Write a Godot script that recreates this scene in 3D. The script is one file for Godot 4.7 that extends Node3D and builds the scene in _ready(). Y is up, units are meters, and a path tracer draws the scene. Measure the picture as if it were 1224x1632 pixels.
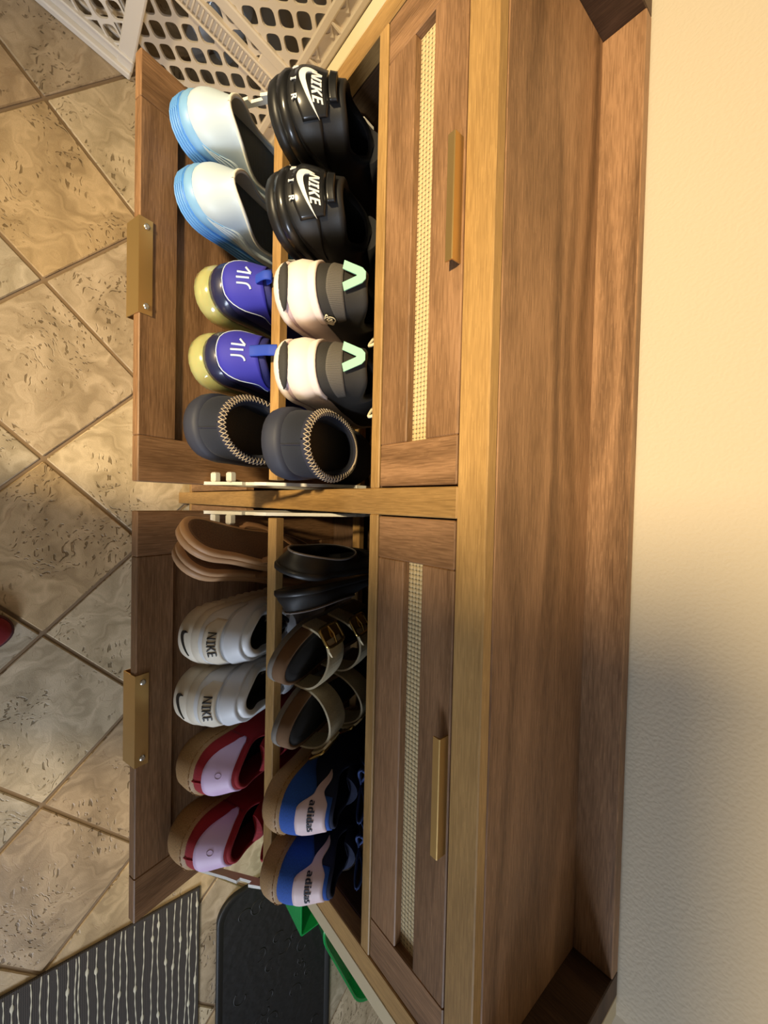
extends Node3D
# A two-column shoe cabinet with both tilt-out doors open, seen from above by a turned phone camera.

var mats := {}
var rng := RandomNumberGenerator.new()
var used := {}
var tex := {}
const TILT := 73.4                       # how far the open doors lean from upright, degrees
const DOOR_TOP := Vector3(0, 0.709, 0.213)

# ------------------------------------------------------------------ helpers: nodes
func numbered(n: String) -> String:
	if not used.has(n):
		used[n] = 0
		return n
	used[n] += 1
	return "%s_%03d" % [n, used[n]]

func tag(o: Node3D, label := "", category := "", group := "", kind := "") -> Node3D:
	if label != "": o.set_meta("label", label)
	if category != "": o.set_meta("category", category)
	if group != "": o.set_meta("group", group)
	if kind != "": o.set_meta("kind", kind)
	return o

func thing(called: String, label: String, category: String, group := "") -> Node3D:
	var o := Node3D.new()
	o.name = numbered(called)
	add_child(o)
	tag(o, label, category, group)
	return o

func hold(called: String, parent: Node3D) -> Node3D:
	var o := Node3D.new()
	o.name = called
	parent.add_child(o, true)
	return o

func obj(called: String, mesh: Mesh, mat: Material, parent: Node3D = self) -> MeshInstance3D:
	var o := MeshInstance3D.new()
	o.name = numbered(called) if parent == self else called
	o.mesh = mesh
	o.material_override = mat
	o.cast_shadow = GeometryInstance3D.SHADOW_CASTING_SETTING_ON
	parent.add_child(o, true)
	return o

func struct(called: String, mesh: Mesh, mat: Material) -> MeshInstance3D:
	var o := obj(called, mesh, mat)
	o.set_meta("kind", "structure")
	return o

# ------------------------------------------------------------------ helpers: materials
func M(called: String, c: Color, rough := 0.6, extra := {}) -> StandardMaterial3D:
	if mats.has(called): return mats[called]
	var m := StandardMaterial3D.new()
	m.resource_name = called
	m.albedo_color = c
	m.roughness = rough
	for k in extra: m.set(k, extra[k])
	mats[called] = m
	return m

func C8(r: int, g: int, b: int) -> Color:
	return Color8(r, g, b)

func noise(s: int, f: float, oct := 3) -> FastNoiseLite:
	var n := FastNoiseLite.new()
	n.seed = s
	n.frequency = f
	n.noise_type = FastNoiseLite.TYPE_SIMPLEX_SMOOTH
	n.fractal_octaves = oct
	return n

func wood_image(seed_: int, w: int, h: int, contrast: float) -> Image:
	var im := Image.create(w, h, false, Image.FORMAT_RGB8)
	var a := noise(seed_, 1.0, 3)
	var b := noise(seed_ + 1, 1.0, 2)
	var c := noise(seed_ + 2, 1.0, 1)
	for y in h:
		var fy := float(y) / h
		for x in w:
			var fx := float(x) / w
			var warp := b.get_noise_2d(fx * 1.6, fy * 2.6)
			var broad := a.get_noise_2d(fx * 1.1, fy * 7.0 + warp * 0.7)
			var ring := sin((fy * 22.0 + warp * 5.0) * 2.0) * 0.5 + 0.5
			var fine := c.get_noise_2d(fx * 22.0, fy * 380.0)
			var fine2 := c.get_noise_2d(fx * 50.0 + 70.0, fy * 800.0)
			var v := 0.86 + contrast * (broad * 0.42 + (ring - 0.5) * 0.16 + fine * 0.26 + fine2 * 0.14)
			if fine > 0.45: v -= contrast * 0.16
			v = clampf(v, 0.2, 1.0)
			im.set_pixel(x, y, Color(v, pow(v, 1.08), pow(v, 1.2)))
	return im

func stone_images() -> Array:
	var s := 1024
	var col := Image.create(s, s, false, Image.FORMAT_RGB8)
	var hgt := Image.create(s, s, false, Image.FORMAT_RGB8)
	var a := noise(31, 1.0, 4)
	var b := noise(37, 1.0, 3)
	var c := noise(41, 1.0, 2)
	for y in s:
		for x in s:
			var fx := float(x) / s
			var fy := float(y) / s
			var warp := a.get_noise_2d(fx * 3.0, fy * 3.0)
			var cloud := b.get_noise_2d(fx * 4.0 + warp, fy * 7.0 + warp * 2.0)
			var vein := absf(b.get_noise_2d(fx * 5.0 + 40.0 + warp * 0.4, fy * 9.0 + warp * 0.7))
			var pit := c.get_noise_2d(fx * 34.0 + warp * 3.0, fy * 52.0 + warp * 5.0)
			var patch := a.get_noise_2d(fx * 2.2 + 9.0, fy * 2.2 + 4.0)
			var grit := c.get_noise_2d(fx * 190.0, fy * 190.0)
			var v := 0.86 + cloud * 0.17 + grit * 0.035
			var red := 0.0
			if vein < 0.02:
				v -= (0.02 - vein) * 4.0 * smoothstep(0.0, 0.4, cloud + 0.2)
				red += 0.008
			var hole := smoothstep(0.34, 0.5, pit) * smoothstep(-0.05, 0.16, patch)
			v -= hole * 0.26
			v = clampf(v, 0.25, 1.0)
			col.set_pixel(x, y, Color(v, pow(v, 1.08) - red, pow(v, 1.26) - red))
			var h := clampf(0.72 + cloud * 0.12 + grit * 0.04 - hole * 0.5 - maxf(0.0, 0.02 - vein) * 4.0, 0.0, 1.0)
			hgt.set_pixel(x, y, Color(h, h, h))
	return [col, hgt]

func cane_images() -> Array:
	var s := 256
	var n := 8
	var col := Image.create(s, s, false, Image.FORMAT_RGB8)
	var hgt := Image.create(s, s, false, Image.FORMAT_RGB8)
	for y in s:
		for x in s:
			var u := float(x) / s * n
			var v := float(y) / s * n
			var cu := fposmod(u, 1.0) - 0.5
			var cv := fposmod(v, 1.0) - 0.5
			var over := (int(u) + int(v)) % 2 == 0
			var hu := 0.0 if absf(cu) > 0.40 else (0.55 + (0.4 if over else -0.15) * cos(cv * PI)) * (1.0 - absf(cu) * 0.5)
			var hv := 0.0 if absf(cv) > 0.36 else (0.55 + (-0.15 if over else 0.4) * cos(cu * PI)) * (1.0 - absf(cv) * 0.5)
			var h := maxf(hu, hv)
			var k := 0.38 if h < 0.1 else 0.72 + 0.28 * h
			k *= 0.93 + 0.07 * sin(float(x * 13 + y * 7))
			col.set_pixel(x, y, Color(k, k * 0.97, k * 0.90))
			hgt.set_pixel(x, y, Color(h, h, h))
	return [col, hgt]

func weave_image(s: int, n: float, lo: float) -> Image:
	var im := Image.create(s, s, false, Image.FORMAT_RGB8)
	for y in s:
		for x in s:
			var a := absf(sin(float(x) / s * PI * n))
			var b := absf(sin(float(y) / s * PI * n))
			var v := lerpf(lo, 1.0, maxf(a, b) * 0.6 + a * b * 0.4)
			im.set_pixel(x, y, Color(v, v, v))
	return im

func grain_image(s: int, seed_: int, f: float, lo: float) -> Image:
	var im := Image.create(s, s, false, Image.FORMAT_RGB8)
	var a := noise(seed_, 1.0, 4)
	for y in s:
		for x in s:
			var v := lerpf(lo, 1.0, clampf(0.5 + 0.7 * a.get_noise_2d(float(x) / s * f, float(y) / s * f), 0.0, 1.0))
			im.set_pixel(x, y, Color(v, v, v))
	return im

func make_materials() -> void:
	tex.wood = ImageTexture.create_from_image(wood_image(5, 1024, 512, 0.55))
	tex.wood_soft = ImageTexture.create_from_image(wood_image(15, 1024, 512, 0.34))
	var st := stone_images()
	tex.stone = ImageTexture.create_from_image(st[0])
	tex.stone_h = ImageTexture.create_from_image(st[1])
	var cn := cane_images()
	tex.cane = ImageTexture.create_from_image(cn[0])
	tex.cane_h = ImageTexture.create_from_image(cn[1])
	tex.weave = ImageTexture.create_from_image(weave_image(128, 16.0, 0.45))
	tex.suede = ImageTexture.create_from_image(grain_image(256, 51, 40.0, 0.72))
	tex.plaster = ImageTexture.create_from_image(grain_image(512, 61, 60.0, 0.4))
	tex.cork = ImageTexture.create_from_image(grain_image(256, 71, 60.0, 0.45))
	var wd := {"albedo_texture": tex.wood, "heightmap_enabled": true, "heightmap_texture": tex.wood, "heightmap_scale": 0.04, "metallic_specular": 0.4}
	var ws := {"albedo_texture": tex.wood_soft, "heightmap_enabled": true, "heightmap_texture": tex.wood_soft, "heightmap_scale": 0.03, "metallic_specular": 0.4}
	M("oak", C8(196, 156, 98), 0.5, ws)
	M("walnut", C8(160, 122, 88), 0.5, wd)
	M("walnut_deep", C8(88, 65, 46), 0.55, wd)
	M("pale_edge", C8(208, 192, 156), 0.5)
	M("cane", C8(236, 218, 178), 0.7, {"albedo_texture": tex.cane, "heightmap_enabled": true, "heightmap_texture": tex.cane_h, "heightmap_scale": 0.15, "uv1_scale": Vector3(1, 1, 1)})
	M("brass", C8(206, 172, 112), 0.32, {"metallic": 0.8})
	M("steel", C8(210, 208, 200), 0.3, {"metallic": 0.9})
	M("plastic_white", C8(232, 230, 222), 0.4)
	M("plastic_grey", C8(170, 170, 168), 0.45)
	M("gate_white", C8(232, 226, 216), 0.5)
	M("gate_cream", C8(222, 208, 186), 0.55)
	M("wall_paint", C8(194, 180, 156), 0.9, {"heightmap_enabled": true, "heightmap_texture": tex.plaster, "heightmap_scale": 0.05, "uv1_triplanar": true, "uv1_world_triplanar": true, "uv1_scale": Vector3(3, 3, 3)})
	M("ceiling_paint", C8(190, 184, 172), 0.95)
	M("grout", C8(138, 116, 90), 0.95)
	M("unseen_wall_dark", C8(112, 102, 88), 0.9)  # walls out of view, kept dark so they bounce less light

# ------------------------------------------------------------------ helpers: meshes
func new_st() -> SurfaceTool:
	var st := SurfaceTool.new()
	st.begin(Mesh.PRIMITIVE_TRIANGLES)
	return st

func done(st: SurfaceTool) -> ArrayMesh:
	st.generate_normals()
	return st.commit()

func tri(st: SurfaceTool, a: Vector3, b: Vector3, c: Vector3, out_dir: Vector3, ua := Vector2.ZERO, ub := Vector2.ZERO, uc := Vector2.ZERO) -> void:
	# clockwise seen from outside
	if (c - a).cross(b - a).dot(out_dir) < 0.0:
		var t := b; b = c; c = t
		var tu := ub; ub = uc; uc = tu
	st.set_uv(ua); st.add_vertex(a)
	st.set_uv(ub); st.add_vertex(b)
	st.set_uv(uc); st.add_vertex(c)

func quad(st: SurfaceTool, a: Vector3, b: Vector3, c: Vector3, d: Vector3, out_dir: Vector3, us := []) -> void:
	if us.size() == 4:
		tri(st, a, b, c, out_dir, us[0], us[1], us[2])
		tri(st, a, c, d, out_dir, us[0], us[2], us[3])
	else:
		tri(st, a, b, c, out_dir)
		tri(st, a, c, d, out_dir)

# rows of points, joined by quads; outward = away from each row's middle (or the reverse)
func grid(st: SurfaceTool, rows: Array, closed := true, outward := true, uvs := Vector2(1, 1), smooth := true, flip_known := 0) -> void:
	var m: int = rows[0].size()
	var s := 0.0
	if flip_known == 0:
		for i in rows.size() - 1:
			var mid := Vector3.ZERO
			for p in rows[i]: mid += p
			for p in rows[i + 1]: mid += p
			mid /= 2.0 * m
			for j in (m if closed else m - 1):
				var k := (j + 1) % m
				var a: Vector3 = rows[i][j]
				var n: Vector3 = (rows[i + 1][j] - a).cross(rows[i][k] - a)
				s += n.dot(a - mid)
	else:
		s = float(flip_known)
	var fl := (s < 0.0) == outward
	st.set_smooth_group(0 if smooth else -1)
	for i in rows.size() - 1:
		for j in (m if closed else m - 1):
			var k := (j + 1) % m
			var p := [rows[i][j], rows[i][k], rows[i + 1][k], rows[i + 1][j]]
			var q := [Vector2(j, i), Vector2(j + 1, i), Vector2(j + 1, i + 1), Vector2(j, i + 1)]
			var order := [0, 1, 2, 0, 2, 3] if not fl else [0, 2, 1, 0, 3, 2]
			# (rows[i+1][j]-a) x (rows[i][k]-a) > 0 : order 0,1,2 is clockwise from outside
			for o in order:
				var u: Vector2 = q[o]
				st.set_uv(Vector2(u.x / m * uvs.x, u.y / (rows.size() - 1) * uvs.y))
				st.add_vertex(p[o])

func cap(st: SurfaceTool, ring: Array, out_dir: Vector3, smooth := false) -> void:
	var mid := Vector3.ZERO
	for p in ring: mid += p
	mid /= ring.size()
	st.set_smooth_group(1 if smooth else -1)
	for i in ring.size():
		tri(st, mid, ring[i], ring[(i + 1) % ring.size()], out_dir, Vector2(mid.x, mid.z) * 8.0, Vector2(ring[i].x, ring[i].z) * 8.0, Vector2(ring[(i + 1) % ring.size()].x, ring[(i + 1) % ring.size()].z) * 8.0)

# a box with chamfered edges; u runs along the grain
func board_mesh(size: Vector3, grain := 0, ch := 0.0012, tu := 1.3, tv := 0.45) -> ArrayMesh:
	var st := new_st()
	st.set_smooth_group(-1)
	var h := size * 0.5
	ch = minf(ch, minf(h.x, minf(h.y, h.z)) * 0.6)
	var ln: float = size[grain]
	var wd := 0.0
	for k in 3:
		if k != grain: wd = maxf(wd, size[k])
	var off := Vector2(rng.randf() * maxf(0.0, 1.0 - ln / tu), rng.randf() * maxf(0.0, 1.0 - wd * 1.35 / tv)) + Vector2(ln * 0.5 / tu, wd * 0.66 / tv)
	var uvof := func(p: Vector3, ax: int) -> Vector2:
		var others := [0, 1, 2]
		others.erase(ax)
		var ua: int = grain if grain != ax else others[0]
		others.erase(ua)
		var va: int = others[0] if others.size() > 0 else ax
		return Vector2(p[ua] / tu, (p[va] + p[ax] * 0.3) / tv) + off
	for ax in 3:
		var b := (ax + 1) % 3
		var c := (ax + 2) % 3
		for s in [-1.0, 1.0]:
			var pts := []
			for q in [[-1, -1], [1, -1], [1, 1], [-1, 1]]:
				var p := Vector3.ZERO
				p[ax] = s * h[ax]
				p[b] = q[0] * (h[b] - ch)
				p[c] = q[1] * (h[c] - ch)
				pts.append(p)
			var n := Vector3.ZERO
			n[ax] = s
			quad(st, pts[0], pts[1], pts[2], pts[3], n, [uvof.call(pts[0], ax), uvof.call(pts[1], ax), uvof.call(pts[2], ax), uvof.call(pts[3], ax)])
		# edges that run along ax
		for sb in [-1.0, 1.0]:
			for sc in [-1.0, 1.0]:
				var e := []
				for q in [[-1, 0], [1, 0], [1, 1], [-1, 1]]:
					var p := Vector3.ZERO
					p[ax] = q[0] * (h[ax] - ch)
					p[b] = sb * (h[b] - (ch if q[1] == 1 else 0.0))
					p[c] = sc * (h[c] - (0.0 if q[1] == 1 else ch))
					e.append(p)
				var n := Vector3.ZERO
				n[b] = sb
				n[c] = sc
				quad(st, e[0], e[1], e[2], e[3], n, [uvof.call(e[0], b), uvof.call(e[1], b), uvof.call(e[2], b), uvof.call(e[3], b)])
	for sx in [-1.0, 1.0]:
		for sy in [-1.0, 1.0]:
			for sz in [-1.0, 1.0]:
				var s := Vector3(sx, sy, sz)
				tri(st, s * Vector3(h.x, h.y - ch, h.z - ch), s * Vector3(h.x - ch, h.y, h.z - ch), s * Vector3(h.x - ch, h.y - ch, h.z), s)
	return done(st)

func board(called: String, parent: Node3D, lo: Vector3, hi: Vector3, mat: Material, grain := 0, ch := 0.0012) -> MeshInstance3D:
	var o := obj(called, board_mesh(hi - lo, grain, ch), mat, parent)
	o.position = (lo + hi) * 0.5
	return o

func sbox(called: String, lo: Vector3, hi: Vector3, mat: Material) -> MeshInstance3D:
	var o := struct(called, board_mesh(hi - lo, 0, 0.0, 1.0, 1.0), mat)
	o.position = (lo + hi) * 0.5
	return o

func frame_at(pts: Array, i: int) -> Array:
	var a: Vector3 = pts[maxi(i - 1, 0)]
	var b: Vector3 = pts[mini(i + 1, pts.size() - 1)]
	var d := (b - a).normalized()
	var up := Vector3.UP if absf(d.y) < 0.9 else Vector3.RIGHT
	var r := d.cross(up).normalized()
	return [d, r, r.cross(d)]

# round (or flattened) tube along points; radii may be one number or one per point
func tube(st: SurfaceTool, pts: Array, rad: Variant, sides := 8, flat := 1.0, capped := true, normal_hint := Vector3.ZERO) -> void:
	var rows := []
	for i in pts.size():
		var f := frame_at(pts, i)
		var r: Vector3 = f[1]
		var u: Vector3 = f[2]
		if normal_hint != Vector3.ZERO:
			u = (normal_hint - f[0] * normal_hint.dot(f[0])).normalized()
			r = u.cross(f[0])
		var ra: float = rad[i] if rad is Array else rad
		var ring := []
		for k in sides:
			var a := TAU * k / sides
			ring.append(pts[i] + r * cos(a) * ra + u * sin(a) * ra * flat)
		rows.append(ring)
	grid(st, rows, true, true, Vector2(1, pts.size()))
	if capped:
		cap(st, rows[0], pts[0] - pts[1])
		cap(st, rows[-1], pts[-1] - pts[-2])

func spline(ctrl: Array, n: int, closed := false) -> Array:
	var out := []
	var m := ctrl.size()
	var segs := m if closed else m - 1
	for i in n:
		var f := float(i) / (n if closed else n - 1) * segs
		var k := mini(int(f), segs - 1)
		var t := f - k
		var p0 = ctrl[(k - 1 + m) % m] if closed else ctrl[maxi(k - 1, 0)]
		var p1 = ctrl[k % m]
		var p2 = ctrl[(k + 1) % m]
		var p3 = ctrl[(k + 2) % m] if closed else ctrl[mini(k + 2, m - 1)]
		out.append((p1 * 2.0 + (p2 - p0) * t + (p0 * 2.0 - p1 * 5.0 + p2 * 4.0 - p3) * t * t + (p1 * 3.0 - p0 - p2 * 3.0 + p3) * t * t * t) * 0.5)
	return out

# flat polygon (in x, y) pushed out along z from z0 to z1
func prism(st: SurfaceTool, poly: PackedVector2Array, z0: float, z1: float, ch := 0.0) -> void:
	var idx := Geometry2D.triangulate_polygon(poly)
	st.set_smooth_group(-1)
	for i in range(0, idx.size(), 3):
		for z in [[z0, -1.0], [z1, 1.0]]:
			var p := []
			for k in 3: p.append(Vector3(poly[idx[i + k]].x, poly[idx[i + k]].y, z[0]))
			tri(st, p[0], p[1], p[2], Vector3(0, 0, z[1] * signf(z1 - z0)), poly[idx[i]] * 10.0, poly[idx[i + 1]] * 10.0, poly[idx[i + 2]] * 10.0)
	var cw := Geometry2D.is_polygon_clockwise(poly)
	for i in poly.size():
		var a := poly[i]
		var b := poly[(i + 1) % poly.size()]
		var n := Vector2(b.y - a.y, a.x - b.x) * (-1.0 if cw else 1.0)
		quad(st, Vector3(a.x, a.y, z0), Vector3(b.x, b.y, z0), Vector3(b.x, b.y, z1), Vector3(a.x, a.y, z1), Vector3(n.x, n.y, 0))

# ------------------------------------------------------------------ the scene
func _ready() -> void:
	rng.seed = 7
	view_and_light()
	make_materials()
	room()
	cabinet()
	shoes()
	surroundings()

func view_and_light() -> void:
	var cam := Camera3D.new()
	cam.name = "camera"
	cam.fov = 103.3856
	cam.near = 0.02
	cam.far = 50.0
	add_child(cam)
	cam.transform = Transform3D(Basis(Vector3(-0.02209134, 0.64298659, -0.76555876), Vector3(-0.99950991, -0.03119194, 0.00264449), Vector3(-0.02217889, 0.76524199, 0.64336055)), Vector3(0.00197424, 1.29490884, 0.30213817))
	cam.current = true
	var e := Environment.new()
	e.background_mode = Environment.BG_COLOR
	e.background_color = Color(0.02, 0.02, 0.022)
	e.ambient_light_source = Environment.AMBIENT_SOURCE_DISABLED
	e.tonemap_mode = Environment.TONE_MAPPER_LINEAR
	e.tonemap_exposure = 1.18
	e.sdfgi_enabled = true
	e.ssao_enabled = true
	e.ssil_enabled = true
	var we := WorldEnvironment.new()
	we.name = "surroundings"
	we.environment = e
	add_child(we)
	# warm spotlight out of view behind the viewer, placed to light the left half
	lamp(Vector3(-0.50, 2.16, 2.40), Vector3(-0.08, 0.66, 0.0), Color(1.0, 0.90, 0.71), 13.0, 0.12)
	# cooler light out of view at the right, placed to light right-facing sides
	var right_light := AreaLight3D.new()
	right_light.name = "unseen_right_light"
	right_light.light_color = Color(0.88, 0.93, 1.0)
	right_light.light_energy = 7.6
	right_light.area_size = Vector2(0.9, 1.1)
	right_light.area_normalize_energy = true
	right_light.shadow_enabled = true
	right_light.position = Vector3(3.06, 1.55, 1.4)
	add_child(right_light)
	right_light.look_at_from_position(right_light.position, Vector3(0.0, 1.0, 0.3))

func lamp(at: Vector3, towards: Vector3, c: Color, energy: float, size: float) -> void:
	var t := thing("unseen_spotlight", "unseen round white spotlight placed out of view to light the left of the cabinet", "lamp")
	t.position = at
	t.look_at_from_position(at, towards)
	var st := new_st()
	var rows := []
	for q in [[0.030, 0.14], [0.055, 0.13], [0.072, 0.06], [0.076, 0.0], [0.070, 0.0], [0.066, 0.012]]:
		var ring := []
		for k in 28: ring.append(Vector3(cos(TAU * k / 28) * q[0], sin(TAU * k / 28) * q[0], q[1]))
		rows.append(ring)
	grid(st, rows)
	cap(st, rows[0], Vector3(0, 0, 1))
	obj("housing", done(st), M("lamp_white", C8(225, 222, 214), 0.5), t)
	var s2 := new_st()
	cap(s2, rows[-1], Vector3(0, 0, -1))
	obj("glowing_face", done(s2), M("lamp_face", C8(255, 240, 215), 0.4, {"emission_enabled": true, "emission": c, "emission_energy_multiplier": 3.0}), t)
	var s3 := new_st()
	tube(s3, [t.to_local(Vector3(at.x, 2.5, at.z)) if t.is_inside_tree() else Vector3(0, 0.1, 0.1), Vector3(0, 0, 0.13)], 0.010, 10)
	obj("stem", done(s3), M("lamp_white", C8(225, 222, 214), 0.5), t)
	var o := SpotLight3D.new()
	o.name = "unseen_spotlight_lamp"
	o.light_color = c
	o.light_energy = energy
	o.light_size = size
	o.spot_range = 8.0
	o.spot_attenuation = 2.0
	o.spot_angle = 28.0
	o.spot_angle_attenuation = 1.0
	o.shadow_enabled = true
	add_child(o)
	o.look_at_from_position(at + (towards - at).normalized() * 0.03, towards)

func room() -> void:
	var wp: Material = mats.wall_paint
	sbox("floor", Vector3(-3.2, -0.06, -1.7), Vector3(3.2, -0.005, 3.4), mats.grout)
	sbox("wall_back", Vector3(-3.2, 0, -1.6), Vector3(0.612, 2.5, -0.2275), wp)
	sbox("wall_far", Vector3(0.612, 0, -1.7), Vector3(3.2, 2.5, -1.6), wp)
	sbox("wall_left", Vector3(-3.3, 0, -1.7), Vector3(-3.2, 2.5, 3.4), mats.unseen_wall_dark)
	sbox("wall_front", Vector3(-3.2, 0, 3.3), Vector3(3.2, 2.5, 3.4), mats.unseen_wall_dark)
	# right wall out of view, with an opening for the glowing panel
	sbox("wall_right", Vector3(3.1, 0, -1.7), Vector3(3.2, 1.0, 3.4), mats.unseen_wall_dark)
	sbox("wall_right_top", Vector3(3.1, 2.1, -1.7), Vector3(3.2, 2.5, 3.4), mats.unseen_wall_dark)
	sbox("wall_right_near", Vector3(3.1, 1.0, 1.9), Vector3(3.2, 2.1, 3.4), mats.unseen_wall_dark)
	sbox("wall_right_far", Vector3(3.1, 1.0, -1.7), Vector3(3.2, 2.1, 0.9), mats.unseen_wall_dark)
	sbox("unseen_glow_panel_1", Vector3(3.13, 1.0, 0.9), Vector3(3.17, 2.1, 1.9), M("unseen_panel_glow", C8(225, 232, 245), 0.3, {"emission_enabled": true, "emission": C8(225, 232, 245), "emission_energy_multiplier": 0.8}))  # out-of-view glowing panel behind the cool light from the right
	sbox("unseen_shadow_block", Vector3(-0.20, 0, 1.05), Vector3(0.14, 1.71, 1.25), wp)  # added block out of view, casts the viewer's shadow on the right half
	sbox("ceiling", Vector3(-3.3, 2.5, -1.7), Vector3(3.2, 2.6, 3.4), mats.ceiling_paint)
	floor_tiles()

func floor_tiles() -> void:
	var fl: Node3D = get_node("floor")
	var tints := [C8(220, 202, 172), C8(206, 186, 158), C8(228, 208, 174), C8(198, 172, 138), C8(218, 190, 148), C8(206, 192, 168)]
	var tm := []
	for i in tints.size():
		tm.append(M("travertine_%d" % i, tints[i], 0.42, {"albedo_texture": tex.stone, "heightmap_enabled": true, "heightmap_texture": tex.stone_h, "heightmap_scale": 0.18}))
	var meshes := []
	for i in 8:
		meshes.append(board_mesh(Vector3(0.2965, 0.012, 0.2965), 0 if i % 2 else 2, 0.0022, 0.62, 0.62))
	var half := 0.21565
	for a in range(-14, 15):
		for b in range(-8, 9):
			if (a + b) % 2 == 0: continue
			var p := Vector3(-0.0879 + half * a, 0, 0.3042 + half * b)
			if p.x < 0.35 and p.z < -0.35: continue
			if p.x < -2.3 or p.x > 2.75 or p.z < -1.35 or p.z > 1.7: continue
			var k: int = rng.randi() % 6
			var o := obj("floor_tile", meshes[rng.randi() % 8], tm[k], fl)
			o.position = p + Vector3(0, -0.0065 + rng.randf_range(-0.0004, 0.0004), 0) - fl.position
			o.rotation.y = PI / 4 + (PI if rng.randf() < 0.5 else 0.0)

# ------------------------------------------------------------------ cabinet
const XI := 0.552
const DV := 0.0156
const YS := 0.9083
const YB := 0.9242
const YT := 1.0434
const YTOP := 1.0772
const YRIM := 1.1225
const ZB := -0.2052

func cabinet() -> void:
	var t := thing("shoe_cabinet", "oak and brown wood shoe cabinet against the beige wall, both lower doors tilted open", "cabinet")
	var oak: Material = mats.oak
	var wal: Material = mats.walnut
	for s in [-1.0, 1.0]:
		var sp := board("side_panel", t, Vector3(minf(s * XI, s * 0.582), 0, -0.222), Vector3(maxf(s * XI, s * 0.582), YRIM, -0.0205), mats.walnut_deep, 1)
		var fs := board("stile", sp, Vector3(-0.015, -YRIM * 0.5, -0.01), Vector3(0.015, YRIM * 0.5, 0.01), oak, 1)
		fs.position = Vector3(0, 0, 0.1008 + 0.0102)
		tag(fs, "golden oak front edge")
		var eb := board("outer_panel", sp, Vector3(-0.012, -YRIM * 0.5, -0.111), Vector3(0.012, YRIM * 0.5, 0.111), mats.pale_edge, 1)
		eb.position = Vector3(s * 0.0272, 0, 0.0102)
		tag(eb, "pale outer panel edge")
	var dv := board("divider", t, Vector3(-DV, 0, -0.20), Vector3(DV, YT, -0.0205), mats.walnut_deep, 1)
	var ds := board("stile", dv, Vector3(-DV, -YT * 0.5, -0.01), Vector3(DV, YT * 0.5, 0.01), oak, 1)
	ds.position = Vector3(0, 0, 0.08975 + 0.0105)
	board("top_rail", t, Vector3(-XI, YT, -0.014), Vector3(XI, YTOP, 0), oak, 0)
	board("top_board", t, Vector3(-XI, YTOP - 0.018, ZB), Vector3(XI, YTOP, -0.0145), wal, 0)
	board("back_board", t, Vector3(-XI, YTOP - 0.02, -0.222), Vector3(XI, YRIM, ZB), wal, 0)
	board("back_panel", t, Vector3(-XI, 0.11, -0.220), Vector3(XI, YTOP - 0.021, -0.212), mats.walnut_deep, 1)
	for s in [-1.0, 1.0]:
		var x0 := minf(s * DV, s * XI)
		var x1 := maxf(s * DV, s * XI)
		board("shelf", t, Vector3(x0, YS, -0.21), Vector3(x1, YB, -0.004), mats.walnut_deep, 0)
		board("shelf_edge", t, Vector3(x0, YS, -0.0038), Vector3(x1, YB, 0), oak, 0)
		board("bottom_board", t, Vector3(x0, 0.108, -0.21), Vector3(x1, 0.126, -0.001), oak, 0)
		front(t, "drawer_front", x0 + 0.002, x1 - 0.002, YB + 0.0015, YT - 0.002, 0.048, 0.0435, 0.0435, true, -0.2865 if s < 0 else 0.2865)
		front(t, "lower_door", x0 + 0.002, x1 - 0.002, 0.128, 0.512, 0.055, 0.055, 0.055, false, 0.0)
		flip_door(t, s)

func rattan(parent: Node3D, lo: Vector3, hi: Vector3) -> void:
	var st := new_st()
	st.set_smooth_group(-1)
	var r := 0.040
	for z in [[lo.z, -1.0], [hi.z, 1.0]]:
		quad(st, Vector3(lo.x, lo.y, z[0]), Vector3(hi.x, lo.y, z[0]), Vector3(hi.x, hi.y, z[0]), Vector3(lo.x, hi.y, z[0]), Vector3(0, 0, z[1]), [Vector2(lo.x, lo.y) / r, Vector2(hi.x, lo.y) / r, Vector2(hi.x, hi.y) / r, Vector2(lo.x, hi.y) / r])
	obj("rattan_panel", done(st), mats.cane, parent)

# a closed, framed front with a strip of woven cane set back in it
func front(t: Node3D, called: String, x0: float, x1: float, y0: float, y1: float, stile: float, low: float, high: float, handle: bool, hx: float) -> void:
	var d := hold(called, t)
	var wal: Material = mats.walnut
	board("rail", d, Vector3(x0 + stile, y0, -0.018), Vector3(x1 - stile, y0 + low, -0.0008), wal, 0)
	board("rail", d, Vector3(x0 + stile, y1 - high, -0.018), Vector3(x1 - stile, y1, -0.0008), wal, 0)
	board("stile", d, Vector3(x0, y0, -0.018), Vector3(x0 + stile, y1, -0.0008), wal, 1)
	board("stile", d, Vector3(x1 - stile, y0, -0.018), Vector3(x1, y1, -0.0008), wal, 1)
	rattan(d, Vector3(x0 + stile - 0.004, y0 + low - 0.004, -0.0135), Vector3(x1 - stile + 0.004, y1 - high + 0.004, -0.0105))
	if handle:
		pull(d, Vector3(hx, y1 - 0.0015, 0.0), Basis.IDENTITY, 0.118)

# brass edge pull: a plate over the door's top edge, bent down at the front
func pull(parent: Node3D, at: Vector3, basis: Basis, w: float) -> void:
	var st := new_st()
	var prof := PackedVector2Array([Vector2(-0.012, 0), Vector2(0.0112, 0), Vector2(0.0120, -0.0008), Vector2(0.0120, -0.0085), Vector2(0.0106, -0.0085), Vector2(0.0106, -0.0020), Vector2(0.0100, -0.0014), Vector2(-0.012, -0.0014)])
	prism(st, prof, -w * 0.5, w * 0.5)
	var o := obj("handle", done(st), mats.brass, parent)
	# prism x -> door outward (z), y -> up, z -> across
	o.transform = Transform3D(basis * Basis(Vector3(0, 0, 1), Vector3(0, 1, 0), Vector3(-1, 0, 0)), at)

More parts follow.
